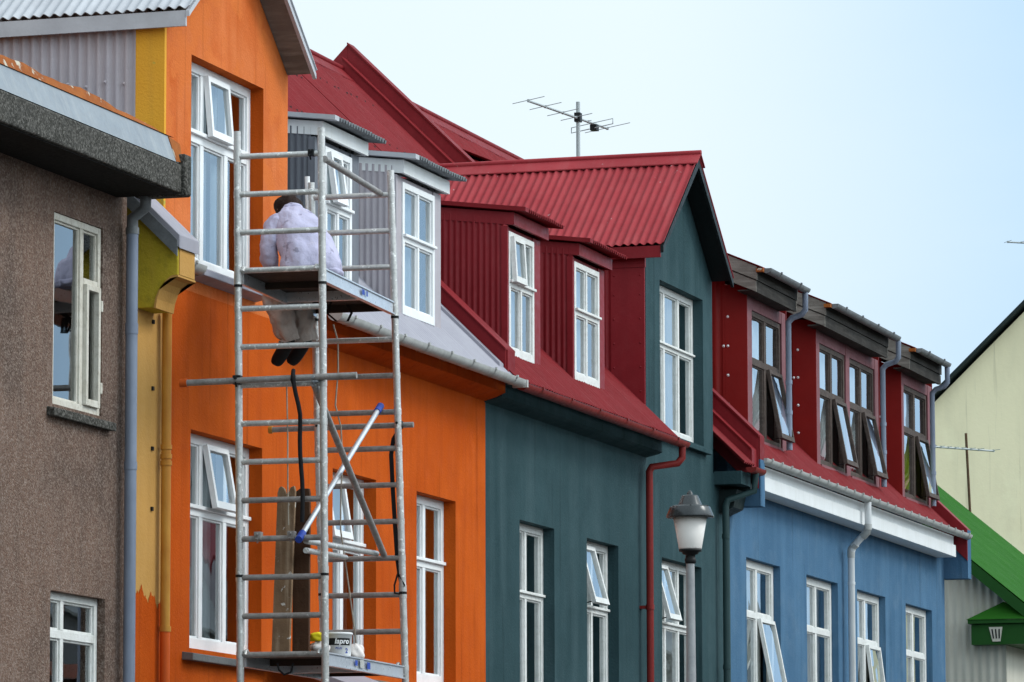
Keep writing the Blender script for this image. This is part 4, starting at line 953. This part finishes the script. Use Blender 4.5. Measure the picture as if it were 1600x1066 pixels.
# ------------------------------------------------------------------ scaffold tower
SX, SY, SZ, SW, SL, SA, SLX = 32.362, -1.426, 5.2555, 0.648, 2.041, 0.0543, -0.0237
SCA, SSA = math.cos(SA), math.sin(SA)
def SP(u, w, h):
    ly_ = 0.0023+(0.0232-0.0023)*u/SL
    return Vector((SX+u*SCA-w*SSA+SLX*h, SY+u*SSA+w*SCA+ly_*h, SZ+h))
RS = 0.283
st = thing('scaffold_tower', tuple(SP(SL/2, SW/2, -5.1255)), 'narrow aluminium scaffold tower in front of the orange house', 'scaffold')
for u, w, ht in ((0, SW, 2.17), (0, 0, 2.17), (SL, SW, 2.1), (SL, 0, 2.17)):
    mb = MB(); mb.tube([SP(u, w, -5.12), SP(u, w, ht)], 0.0275, 14)
    for hh in (1.01, -1.16, -3.4): mb.tube([SP(u, w, hh), SP(u, w, hh+0.10)], 0.0305, 14)
    mb.tube([SP(u, w, -5.125), SP(u, w, -5.10)], 0.06, 14)
    for k in range(-3, 18):
        hh = 7*RS-k*RS if k >= 0 else None
        if hh is None or (u > 0 and False): continue
        mb.tube([SP(u, w, hh-0.024), SP(u, w, hh+0.024)], 0.0298, 14)
    obj('leg', mb, 'alu', st)
for u in (0, SL):
    for k in range(0, 25):
        hh = (7-k)*RS
        if hh < -4.9: break
        mb = MB(); mb.tube([SP(u, 0.02, hh), SP(u, SW-0.02, hh)], 0.0215, 12)
        obj('rung', mb, 'alu' if k < 5 or (u == 0 and k < 9) else 'steel', st)
def deck(h):
    d = MB(); hx = SL-0.05
    def bx(u0, u1, w0, w1, h0, h1, mi):
        v = [SP(u, w, hh) for hh in (h0, h1) for u, w in ((u0, w0), (u1, w0), (u1, w1), (u0, w1))]
        d.add(v, [(0, 3, 2, 1), (4, 5, 6, 7), (0, 1, 5, 4), (1, 2, 6, 5), (2, 3, 7, 6), (3, 0, 4, 7)], mi)
    bx(0.045, hx, 0.0, 0.03, h-0.085, h+0.012, 0); bx(0.045, hx, SW-0.03, SW, h-0.085, h+0.012, 0)
    bx(0.045, hx, -0.012, -0.0005, h+0.004, h+0.014, 0); bx(0.045, hx, -0.012, -0.0005, h-0.085, h-0.075, 0)
    bx(hx-0.03, hx, 0.031, SW-0.031, h-0.06, h-0.003, 1)
    bx(1.15, 1.20, 0.031, SW-0.031, h-0.075, h-0.003, 0); bx(0.6, 0.63, 0.031, SW-0.031, h-0.05, h-0.003, 1)
    bx(0.045, hx, 0.031, SW-0.031, h-0.002, h+0.009, 1)
    o = obj('deck', d, ['bright_alu', 'deck_under'], st)
    k = MB()
    for w in (0.03, SW-0.06):
        for u0, u1 in ((-0.03, 0.07), (hx-0.02, SL+0.03)):
            k.tube([SP(u0, w+0.015, h-0.0), SP(u0+0.02, w+0.015, h+0.03), SP((u0+u1)/2, w+0.015, h+0.034), SP(u1-0.01, w+0.015, h+0.01)], 0.012, 8)
    obj('hook', k, 'alu', o)
    return o
DU, DL = 4*RS-0.01, -6*RS+0.0
du = deck(DU); dl = deck(DL)
def sticker(u0, u1, h0, h1, m_, par):
    b = MB(); b.face([SP(u0, -0.0135, h0), SP(u1, -0.0135, h0), SP(u1, -0.0135, h1), SP(u0, -0.0135, h1)]); b.face([SP(u1, -0.0125, h0), SP(u0, -0.0125, h0), SP(u0, -0.0125, h1), SP(u1, -0.0125, h1)])
    obj('sticker', b, m_, par)
sticker(0.70, 0.76, DL-0.05, DL-0.01, 'blue_plastic', dl); sticker(1.0, 1.08, DL-0.06, DL-0.01, 'blue_plastic', dl); sticker(0.82, 0.92, DL-0.06, DL-0.0, 'gutter', dl)
sticker(1.05, 1.12, DU-0.05, DU-0.01, 'blue_plastic', du); sticker(1.17, 1.21, DU-0.05, DU-0.01, 'blue_plastic', du)
def pole(name, a, b, r, m_, label_ends=None):
    mb = MB(); A, B = SP(*a), SP(*b); mb.tube([A, B], r, 12)
    if label_ends:
        d = (B-A).normalized()
        for p, s in ((A, 1), (B, -1)):
            mb.tube([p-d*s*0.035, p+d*s*0.075], r*1.35, 12, 1)
        return obj(name, mb, [m_, label_ends], st)
    return obj(name, mb, m_, st)
pole('guard_rail', (-0.02, -0.03, 1.935), (SL+0.0, 0.085, 1.99), 0.024, 'steel')
pole('brace', (-0.035, 0.175, -0.85), (SL-0.035, 0.135, 0.315), 0.021, 'bright_alu', 'blue_plastic')
pole('brace', (-0.04, 0.06, 0.275), (SL-0.06, 0.125, -0.83), 0.025, 'steel')
pole('brace', (0.03, 0.15, -0.87), (SL-0.04, 0.19, -0.815), 0.022, 'alu'); pole('brace', (0.03, 0.15, -0.94), (SL-0.04, 0.44, -0.84), 0.022, 'alu')
pole('tie_tube', (-0.05, -0.27, 0.325), (-0.05, 1.05, 0.308), 0.024, 'steel'); pole('tie_tube', (SL+0.05, -0.11, 0.185), (SL+0.05, 1.05, 0.178), 0.022, 'steel')
mb = MB(); mb.tube([SP(-0.05, 1.03, 0.308), SP(-0.05, 1.085, 0.307)], 0.031, 12); obj('tube_end', mb, 'orange_pipe', st)
mb = MB(); mb.tube([SP(SL+0.05, 1.03, 0.178), SP(SL+0.05, 1.06, 0.178)], 0.03, 12); obj('tube_end', mb, 'ochre_pipe', st)
pole('pole', (SL, SW+0.03, 2.15), (SL, SW+0.03, 1.65), 0.02, 'white', None)
mb = MB(); mb.tube([SP(SL, SW+0.03, 1.80), SP(SL, SW+0.03, 1.88)], 0.027, 12); obj('sleeve', mb, 'blue_plastic', st)
def clamp(u, w, h, m_='steel', r=0.034):
    mb = MB(); c = SP(u, w, h)
    mb.obox(c, (SCA, SSA, 0), (-SSA, SCA, 0), (0, 0, 1), 0.030, r*0.9, r)
    mb.tube([c+Vector((-0.06, 0, 0.01)), c+Vector((0.06, 0, 0.01))], 0.011, 8); mb.tube([c+Vector((-0.045, 0, -0.02)), c+Vector((-0.02, 0, -0.05))], 0.008, 6)
    obj('clamp', mb, m_, st, bevel=0.006)
clamp(0, 0.075, 1.985, 'black', 0.026); clamp(-0.03, SW, 0.32, 'black'); clamp(-0.03, 0.05, 0.31, 'galv', 0.028)
clamp(-0.01, 0.50, -0.83, 'steel', 0.03); clamp(-0.01, 0.245, -0.83, 'steel', 0.03); clamp(SL+0.03, SW, 0.18, 'black', 0.03); clamp(SL+0.03, 0.0, 0.185, 'black', 0.03)
for u, w in ((0, SW), (0, 0), (SL, SW), (SL, 0)):
    for hh in (1.02, -1.12):
        mb = MB(); c = SP(u, w, hh)
        mb.tube([c-Vector((0, 0, 0.01)), c+Vector((0, 0, 0.01))], 0.0315, 14); mb.box(c.x-0.04, c.x+0.04, c.y-0.008, c.y+0.008, c.z-0.006, c.z+0.006)
        obj('locking_clip', mb, 'black', st)

# straps and ropes hanging from the tower
def ribbon(mb, pts, w, side):
    side = Vector(side)*w/2; v = []
    for p in pts: v += [Vector(p)-side, Vector(p)+side]
    mb.add(v, [(2*i, 2*i+1, 2*i+3, 2*i+2) for i in range(len(pts)-1)], 0, True)
    nn = side.cross(Vector((0, 0, 1))).normalized()*0.004
    v2 = [q+nn for q in v]
    mb.add(v2, [(2*i+2, 2*i+3, 2*i+1, 2*i) for i in range(len(pts)-1)], 0, True)
mb = MB(); mb.tube([SP(-0.085, 0.205-0.012*i, 0.345-0.075*i)+Vector((0, 0.006*math.sin(i*1.3), 0)) for i in range(0, 5)]+[SP(-0.06, 0.16-0.002*i+0.006*math.sin(i), -0.04-0.1*i) for i in range(8)], 0.017, 8)
mb.tube([SP(-0.05, 0.215, 0.35), SP(-0.09, 0.20, 0.37), SP(-0.10, 0.205, 0.30), SP(-0.06, 0.205, 0.27)], 0.016, 8)
setp(obj('strap', mb, 'strap', None, base=tuple(SP(0, 0.2, 0.3))), 'thick black strap hanging from the tie tube below the painter', 'strap')
mb = MB()
ribbon(mb, [SP(SL+0.07, -0.02, 0.20), SP(SL+0.02, 0.045, 0.08), SP(SL-0.01, 0.06, -0.05), SP(SL-0.01, 0.055, -0.3), SP(SL-0.01, 0.045, -0.6), SP(SL-0.01, 0.035, -0.85), SP(SL-0.01, 0.02, -0.98), SP(SL-0.01, 0.0, -1.08)], 0.034, (0, 1, 0))
mb.tube([SP(SL-0.02, 0.03, -0.97), SP(SL-0.02, 0.06, -1.06), SP(SL-0.02, 0.06, -1.12), SP(SL-0.02, 0.01, -1.13), SP(SL-0.02, -0.02, -1.06), SP(SL-0.02, 0.02, -0.98)], 0.008, 6)
setp(obj('strap', mb, 'strap', None, base=tuple(SP(SL, 0, 0.2))), 'flat black strap hanging down the right front leg of the scaffold', 'strap')
mb = MB(); ribbon(mb, [SP(1.28, 0.30, DU-0.07), SP(1.30, 0.34, DU-0.15), SP(1.36, 0.28, DU-0.21), SP(1.45, 0.22, DU-0.20), SP(1.50, 0.20, DU-0.13), SP(1.46, 0.22, DU-0.07)], 0.022, (0.3, 1, 0))
setp(obj('strap', mb, 'strap', None, base=tuple(SP(1.3, 0.3, DU-0.07))), 'black strap loop dangling under the upper scaffold deck', 'strap')
mb = MB(); mb.tube([SP(0.05, 0.38, DL-0.06), SP(0.05, 0.37, DL-0.11), SP(0.05, 0.33, DL-0.145), SP(0.05, 0.28, DL-0.13), SP(0.05, 0.26, DL-0.06)], 0.008, 8)
setp(obj('strap', mb, 'strap', None, base=tuple(SP(0.05, 0.33, DL-0.06))), 'thin black loop hanging under the lower scaffold deck', 'strap')
mb = MB(); mb.tube([SP(SL, 0.50, 0.98), SP(SL, 0.465, 0.85), SP(SL, 0.47, 0.62), SP(SL, 0.50, 0.35), SP(SL, 0.46, 0.18), SP(SL, 0.455, -0.1), SP(SL-0.02, 0.47, -0.35), SP(SL-0.02, 0.48, -0.62), SP(SL-0.02, 0.44, -0.95), SP(SL-0.02, 0.40, -1.3), SP(SL-0.02, 0.37, -1.6)], 0.0065, 6)
setp(obj('rope', mb, 'rope', None, base=tuple(SP(SL, 0.5, 0.98))), 'pale rope hanging down the tower behind the right frame', 'rope')
mb = MB(); mb.tube([SP(0.02, 0.285, 0.27), SP(0.02, 0.28, -0.1), SP(0.02, 0.282, -0.45), SP(0.04, 0.285, -0.75)], 0.0055, 6)
setp(obj('rope', mb, 'rope', None, base=tuple(SP(0, 0.28, 0.27))), 'thin dark cord hanging to the left of the thick black strap', 'rope')

# boards standing on the lower deck
def board(b0, b1, top_h, wd, th, dirv, m_, label, notch):
    B0, T0 = SP(*b0), SP(b1[0], b1[1], top_h); d = Vector(dirv).normalized(); n_ = d.cross(Vector((0, 0, 1))).normalized()*th
    ax = T0-B0
    prof = [(-.5, 0), (.5, 0), (.5, .97)]
    if notch: prof += [(.42, 1.0), (.22, .99), (.12, .955), (-.02, .955), (-.12, .985), (-.3, 1.0), (-.42, .99), (-.5, .96)]
    else: prof += [(.45, 1.0), (-.1, 1.0), (-.3, .985), (-.5, .99)]
    mb = MB(); mb.prism([B0+d*wd*a+ax*t for a, t in prof], n_)
    setp(obj('board', mb, m_, None, base=tuple(B0), bevel=0.004), label, 'board', 'boards leaning on the scaffold')
DT = DL+0.014
board((0.26, 0.415, DT), (0.26, 0.355), -0.445, 0.138, 0.035, (0, -1, 0), 'plank', 'light worn board with notched top standing on the lower deck', True)
board((0.34, 0.285, DT), (0.34, 0.265), -0.46, 0.130, 0.035, (0, -1, 0), 'plank_dark', 'dark brown board standing beside the light notched board', False)

# bucket and rags on the lower deck
bc = SP(0.72, 0.135, DT)
bk = thing('paint_bucket', tuple(bc), 'white paint bucket with black label on the lower deck', 'bucket')
mb = MB(); mb.lathe(bc, [(0.0, 0.002), (0.100, 0.002), (0.104, 0.01), (0.113, 0.165), (0.119, 0.166), (0.119, 0.178), (0.115, 0.182), (0.0, 0.182)], 32); obj('tub', mb, 'white', bk)
def on_tub(x, z, r_off, a0):
    r_ = 0.104+0.0575*(z-0.01)+r_off; a = a0+x/r_
    return bc+Vector((r_*math.cos(a), r_*math.sin(a), z))
A0 = math.atan2(-11.9+0.0, -33.0)+0.35       # face of the label, turned a little to the street
lab = MB(); N = 16
lab.add([on_tub(-0.115+0.19*i/N, z, 0.0012, A0) for i in range(N+1) for z in (0.085, 0.137)], [(2*i, 2*i+2, 2*i+3, 2*i+1) for i in range(N)])
obj('label', lab, 'black', bk)
def bent_text(txt, size, x, z, m_, bold=0.0, shear=0.0):
    cu = bpy.data.curves.new('text', 'FONT'); cu.body = txt; cu.size = size; cu.offset = bold; cu.shear = shear; cu.resolution_u = 3
    to = bpy.data.objects.new('text', cu); scene.collection.objects.link(to)
    dg = bpy.context.evaluated_depsgraph_get(); me = to.evaluated_get(dg).to_mesh()
    vs_ = [v.co.copy() for v in me.vertices]; fs_ = [tuple(p.vertices) for p in me.polygons]
    to.evaluated_get(dg).to_mesh_clear(); bpy.data.objects.remove(to); bpy.data.curves.remove(cu)
    mb = MB(); mb.add([on_tub(x+v.x, z+v.y, 0.0028, A0) for v in vs_], fs_)
    obj('lettering', mb, m_, bk)
bent_text('lapro', 0.056, -0.058, 0.097, 'white', 0.0016, 0.15)
bent_text('PLUS', 0.022, -0.05, 0.055, 'blue_plastic', 0.0004, 0.1)
bent_text('2', 0.05, 0.028, 0.028, 'blue_plastic', 0.0008)
def lump(name, c, r, sc, m_, label, cat, seed, mats=None):
    rnd = random.Random(seed); mb = MB(); nu, nv = 18, 12; v = []
    ph = [rnd.uniform(0, 6) for _ in range(8)]
    for j in range(nv+1):
        th = PI*j/nv
        for i in range(nu):
            a = 2*PI*i/nu
            k = r*(1+0.16*math.sin(3*a+ph[0]+2*th)+0.12*math.sin(5*a+ph[1]-3*th)+0.10*math.sin(4*th+ph[2])+0.06*math.sin(9*a+ph[3])*math.sin(th*5+ph[4]))
            v.append((c[0]+k*math.sin(th)*math.cos(a)*sc[0], c[1]+k*math.sin(th)*math.sin(a)*sc[1], max(c[2]-r*sc[2]*0.8, c[2]+k*math.cos(th)*sc[2])))
    mb.add(v, [(j*nu+i, j*nu+(i+1) % nu, (j+1)*nu+(i+1) % nu, (j+1)*nu+i) for j in range(nv) for i in range(nu)], 0, True)
    o = obj(name, mb, m_, None, base=tuple(c)); s_ = o.modifiers.new('smooth', 'SUBSURF'); s_.levels = 1; s_.render_levels = 1
    return setp(o, label, cat)
MT['sponge'] = mat('yellow_rubber', (0.75, 0.62, 0.02), None, 0.5, 8, 0.1, 60)
MT['bag'] = mat('white_plastic_bag', (0.74, 0.70, 0.68), (0.66, 0.62, 0.60), 0.45, 8, 0.2, 60, patch=(0.72, 0.30, 0.12), patch_lo=0.58, patch_hi=0.62, patch_scale=14)
MT['rag'] = mat('paint_spattered_rag', (0.66, 0.63, 0.62), (0.5, 0.47, 0.46), 0.8, 12, 0.2, 60, patch=(0.02, 0.02, 0.03), patch_lo=0.6, patch_hi=0.63, patch_scale=22)
p = SP(0.46, 0.19, DT+0.05); lump('rag', p, 0.075, (1, 1, 0.75), 'rag', 'crumpled spattered rag left of the paint bucket', 'rag', 3)
p = SP(0.47, 0.20, DT+0.135); lump('glove', p, 0.062, (1.0, 1.15, 0.6), 'sponge', 'yellow rubber glove on top of the crumpled rag', 'glove', 5)
p = SP(1.14, 0.12, DT+0.055); lump('plastic_bag', p, 0.075, (1.0, 0.9, 0.85), 'bag', 'white and orange plastic bag right of the paint bucket', 'bag', 11)

# ------------------------------------------------------------------ painter sitting on the upper deck
MT['skin'] = mat('skin', (0.48, 0.27, 0.19), (0.43, 0.23, 0.16), 0.55, 12)
MT['hair'] = mat('dark_brown_hair', (0.028, 0.014, 0.010), (0.018, 0.010, 0.008), 0.6, 30, 0.5, 120, stretch=(1, 1, 0.3))
MT['jacket'] = mat('lilac_grey_sweatshirt', (0.49, 0.48, 0.64), (0.41, 0.40, 0.54), 0.9, 5, 0.55, 13, patch=(0.27, 0.26, 0.36), patch_lo=0.61, patch_hi=0.66, patch_scale=13, dirt=0.25, dirt_c=(0.42, 0.36, 0.36))
MT['trousers'] = mat('stained_painter_trousers', (0.52, 0.45, 0.41), (0.42, 0.36, 0.33), 0.9, 6, 0.3, 40, dirt=0.5, dirt_c=(0.28, 0.22, 0.19))
MT['shoe'] = mat('black_shoe', (0.010, 0.010, 0.011), None, 0.6, 8)
SEAT = DU+0.010
pr_ = thing('person', tuple(SP(1.28, 0.46, SEAT)), 'painter in a lilac sweatshirt and pale trousers sitting with legs hanging off the upper deck', 'person')
def V2(u, w, h): return SP(u, w, h)
f2 = Vector((0.75, 0.66)); s2 = Vector((0.66, -0.75))
def LP(c, side, fwd, h): return SP(c[0]+s2.x*side+f2.x*fwd, c[1]+s2.y*side+f2.y*fwd, h)
HC = (1.28, 0.46)
def skin_obj(name, chains, m_, par, sub=2):
    me = bpy.data.meshes.new(name); vs_, es_, rs_ = [], [], []
    for ch, root in chains:
        last = root
        for p, r in ch:
            vs_.append(p); rs_.append(r)
            if last is not None: es_.append((last, len(vs_)-1))
            last = len(vs_)-1
    L = ROOTLOC[par.name]
    me.from_pydata([tuple(Vector(p)-L) for p in vs_], es_, [])
    o = bpy.data.objects.new(name, me); scene.collection.objects.link(o); o.parent = par; ROOTLOC[o.name] = L
    md = o.modifiers.new('skin', 'SKIN'); md.use_smooth_shade = True
    for i, r in enumerate(rs_):
        sv_ = me.skin_vertices[0].data[i]; sv_.radius = (r, r) if not isinstance(r, tuple) else r
        sv_.use_root = (i == 0)
    sb = o.modifiers.new('sub', 'SUBSURF'); sb.levels = sub; sb.render_levels = sub
    me.materials.append(MT[m_])
    return o
shL, shR = LP(HC, -0.165, 0.25, SEAT+0.53), LP(HC, 0.165, 0.27, SEAT+0.53)
elL, elR = LP(HC, -0.25, 0.22, SEAT+0.345), LP(HC, 0.26, 0.36, SEAT+0.36)
haL, haR = LP(HC, -0.20, 0.26, SEAT+0.17), LP(HC, 0.10, 0.56, SEAT+0.50)
hipL, hipR = LP(HC, -0.095, 0.0, SEAT+0.095), LP(HC, 0.095, 0.0, SEAT+0.095)
knL, knR = SP(1.50, 0.82, SEAT+0.04), SP(1.66, 0.68, SEAT+0.04)
anL, anR = SP(1.57, 0.725, SEAT-0.335), SP(1.71, 0.63, SEAT-0.32)
toL, toR = SP(1.61, 0.83, SEAT-0.47), SP(1.75, 0.80, SEAT-0.52)
pel = LP(HC, 0, 0, SEAT+0.11); ch = LP(HC, 0, 0.13, SEAT+0.40); nk = LP(HC, 0.02, 0.34, SEAT+0.63); hd = LP(HC, 0.03, 0.42, SEAT+0.695)
# body: one skinned surface (0 pelvis, then spine and head, arms, legs)
chains = [([(pel, 0.115), (LP(HC, 0, 0.02, SEAT+0.22), 0.10), (ch, 0.115), (nk, 0.05), (LP(HC, 0.025, 0.38, SEAT+0.67), 0.065), (hd, 0.075), (LP(HC, 0.03, 0.465, SEAT+0.70), 0.055)], None)]
chains.append(([(shL, 0.05), (elL, 0.038), (haL, 0.026), (haL+(haL-elL).normalized()*0.07, 0.030)], 2))
chains.append(([(shR, 0.05), (elR, 0.038), (haR, 0.026), (haR+(haR-elR).normalized()*0.07, 0.030)], 2))
chains.append(([(hipL, 0.08), (knL, 0.055), (anL, 0.036), (anL.lerp(toL, 0.5), 0.028)], 0)); chains.append(([(hipR, 0.08), (knR, 0.055), (anR, 0.036), (anR.lerp(toR, 0.5), 0.028)], 0))
body = skin_obj('body', chains, 'skin', pr_)
# fingers of the left hand resting on the deck edge, right hand round a brush
for hnd, el_, sgn in ((haL, elL, -1), (haR, elR, 1)):
    d = (hnd-el_).normalized(); q = hnd+d*0.075; a = d.cross(Vector((0, 0, 1))).normalized(); b_ = a.cross(d)
    fi = MB()
    for k, (off, ln) in enumerate(((-0.027, 0.052), (-0.009, 0.062), (0.009, 0.058), (0.026, 0.046))):
        p0 = q+a*off; p1 = p0+d*ln*0.55-b_*0.008; p2 = p1+d*ln*0.3-b_*0.022; p3 = p2+d*ln*0.12-b_*0.018
        fi.tube([p0-d*0.02, p0, p1, p2, p3], [0.009, 0.009, 0.0085, 0.008, 0.005], 8)
    p0 = hnd+d*0.03-a*0.028*sgn; fi.tube([p0, p0-a*0.018*sgn+d*0.025-b_*0.01, p0-a*0.016*sgn+d*0.05-b_*0.02], [0.011, 0.010, 0.006], 8)
    obj('fingers', fi, 'skin', body)
# sweatshirt: torso loft and sleeves
def ring(c, ax_, sx, sy, n=28, sq=0.0):
    ax_ = Vector(ax_).normalized(); S = Vector((SP(s2.x, s2.y, 0)-SP(0, 0, 0))).normalized(); S = (S-ax_*S.dot(ax_)).normalized(); Fw = ax_.cross(S)
    out = []
    for i in range(n):
        a = 2*PI*i/n; ca, sa = math.cos(a), math.sin(a)
        k = 1+0.03*math.sin(3*a+c.z*40)+0.02*math.sin(7*a+c.z*90)
        out.append(c+S*sx*k*math.copysign(abs(ca)**0.85, ca)+Fw*sy*k*math.copysign(abs(sa)**0.85, sa))
    return out
up_ = Vector((0, 0, 1))
jk = MB()
T = [(0, -0.03, 0.11, 0.20, 0.15), (0, -0.03, 0.155, 0.235, 0.165), (0, -0.03, 0.185, 0.245, 0.175), (0, -0.02, 0.22, 0.24, 0.172), (0, 0.02, 0.30, 0.222, 0.16), (0, 0.08, 0.39, 0.215, 0.15), (0, 0.16, 0.475, 0.21, 0.14), (0, 0.235, 0.55, 0.19, 0.13), (0.01, 0.285, 0.605, 0.145, 0.11), (0.015, 0.32, 0.645, 0.095, 0.08), (0.02, 0.345, 0.67, 0.065, 0.06)]
cs = [LP(HC, a, b, SEAT+h) for a, b, h, _, _ in T]
rings = []
for i, (a, b, h, sx, sy) in enumerate(T):
    d = cs[min(i+1, len(cs)-1)]-cs[max(i-1, 0)]
    rings.append(ring(cs[i], d, sx, sy))
jk.loft(rings)
def limb(mb, pts, rad, n=16, wr=0.05, mi=0):
    P, Rr = [], []
    for i in range(len(pts)-1):
        for t in range(6):
            k = t/6; P.append(Vector(pts[i]).lerp(Vector(pts[i+1]), k)); Rr.append((rad[i]*(1-k)+rad[i+1]*k)*(1+wr*math.sin(17*(i+k)+len(P)*2.1)))
    P.append(Vector(pts[-1])); Rr.append(rad[-1])
    # ease the bend
    for _ in range(2):
        P = [P[0]]+[(P[i-1]+P[i]*2+P[i+1])/4 for i in range(1, len(P)-1)]+[P[-1]]
    mb.tube(P, Rr, n, mi)
limb(jk, [LP(HC, -0.10, 0.24, SEAT+0.54), shL, elL, haL], [0.09, 0.092, 0.078, 0.052])
limb(jk, [LP(HC, 0.10, 0.25, SEAT+0.54), shR, elR, haR], [0.09, 0.092, 0.078, 0.052])
jk.loft([ring(LP(HC, 0, -0.03, SEAT+h_), up_, a_, b_) for h_, a_, b_ in ((0.125, 0.225, 0.16), (0.13, 0.238, 0.17), (0.16, 0.246, 0.178), (0.168, 0.238, 0.168))], caps=False)
jk.loft([ring(LP(HC, 0.015, 0.325+t_*0.5, SEAT+0.65+t_), (LP(HC, 0.02, 0.36, SEAT+0.69)-LP(HC, 0.01, 0.30, SEAT+0.62)), a_, b_) for t_, a_, b_ in ((0.0, 0.088, 0.074), (0.012, 0.094, 0.08), (0.03, 0.08, 0.07), (0.034, 0.07, 0.06))], caps=False)
jo = obj('sweatshirt', jk, 'jacket', pr_)
tex = bpy.data.textures.new('folds', 'CLOUDS'); tex.noise_scale = 0.10; tex.noise_depth = 2
def folds(o, k):
    sb = o.modifiers.new('sub', 'SUBSURF'); sb.levels = 2; sb.render_levels = 2
    dm = o.modifiers.new('folds', 'DISPLACE'); dm.texture = tex; dm.strength = k; dm.mid_level = 0.5; dm.texture_coords = 'LOCAL'
folds(jo, 0.045)
# trousers
tr = MB()
limb(tr, [LP(HC, -0.07, -0.06, SEAT+0.09), hipL, knL, anL], [0.11, 0.11, 0.105, 0.082], 18, 0.04)
limb(tr, [LP(HC, 0.07, -0.06, SEAT+0.09), hipR, knR, anR], [0.11, 0.11, 0.10, 0.085], 18, 0.04)
to_ = obj('trousers', tr, 'trousers', pr_); folds(to_, 0.085)
# shoes
for an, to in ((anL, toL), (anR, toR)):
    d = (to-an).normalized(); sh = MB()
    sd = Vector((0.5, -0.85, 0)); sd = (sd-d*sd.dot(d)).normalized(); nn = d.cross(sd)
    rr = []
    for t, a, b in ((-0.045, 0.030, 0.036), (-0.02, 0.046, 0.060), (0.05, 0.052, 0.062), (0.13, 0.058, 0.050), (0.19, 0.054, 0.038), (0.225, 0.034, 0.022)):
        c = an+d*t
        rr.append([c+sd*a*math.cos(2*PI*i/16)+nn*b*math.sin(2*PI*i/16) for i in range(16)])
    sh.loft(rr)
    so = obj('shoe', sh, 'shoe', pr_); sb = so.modifiers.new('sub', 'SUBSURF'); sb.levels = 1; sb.render_levels = 1
# face and hair
hdF = Vector((f2.x, f2.y, -0.55)).normalized(); hr = MB()
hc = hd+Vector((0, 0, 0.01)); nu, nv = 20, 12; v = []
for j in range(nv+1):
    th = PI*j/nv
    for i in range(nu):
        a = 2*PI*i/nu
        q = Vector((math.sin(th)*math.cos(a), math.sin(th)*math.sin(a), math.cos(th)))
        k = 0.108+0.012*math.sin(9*a+3*th)+0.008*math.sin(17*a)
        if q.dot(hdF) > 0.55: k = 0.07
        if q.z < -0.3 and q.dot(hdF) < 0.2: k *= 1.15
        v.append(hc+q*k)
hr.add(v, [(j*nu+i, j*nu+(i+1) % nu, (j+1)*nu+(i+1) % nu, (j+1)*nu+i) for j in range(nv) for i in range(nu)], 0, True)
obj('hair', hr, 'hair', pr_)
fa = MB(); S3 = (SP(s2.x, s2.y, 0)-SP(0, 0, 0)).normalized(); U3 = S3.cross(hdF)
fcn = hd+hdF*0.085
fa.loft([[fcn+hdF*t+S3*a*math.cos(2*PI*i/10)+U3*b*math.sin(2*PI*i/10)+U3*o_ for i in range(10)] for t, a, b, o_ in ((-0.01, 0.02, 0.03, 0.0), (0.015, 0.016, 0.024, -0.004), (0.032, 0.009, 0.01, -0.012))])
for s in (-1, 1):
    fa.lathe(fcn+S3*0.032*s+U3*0.022, [(0.0, -0.01), (0.009, -0.005), (0.011, 0.0), (0.009, 0.005), (0.0, 0.01)], 8)
    fa.lathe(hd+S3*0.085*s, [(0.0, -0.03), (0.012, -0.02), (0.015, 0.0), (0.012, 0.02), (0.0, 0.03)], 8)
fa.tube([fcn+S3*-0.025-U3*0.04, fcn-U3*0.043+hdF*0.006, fcn+S3*0.025-U3*0.04], 0.006, 6)
obj('face', fa, 'skin', body)
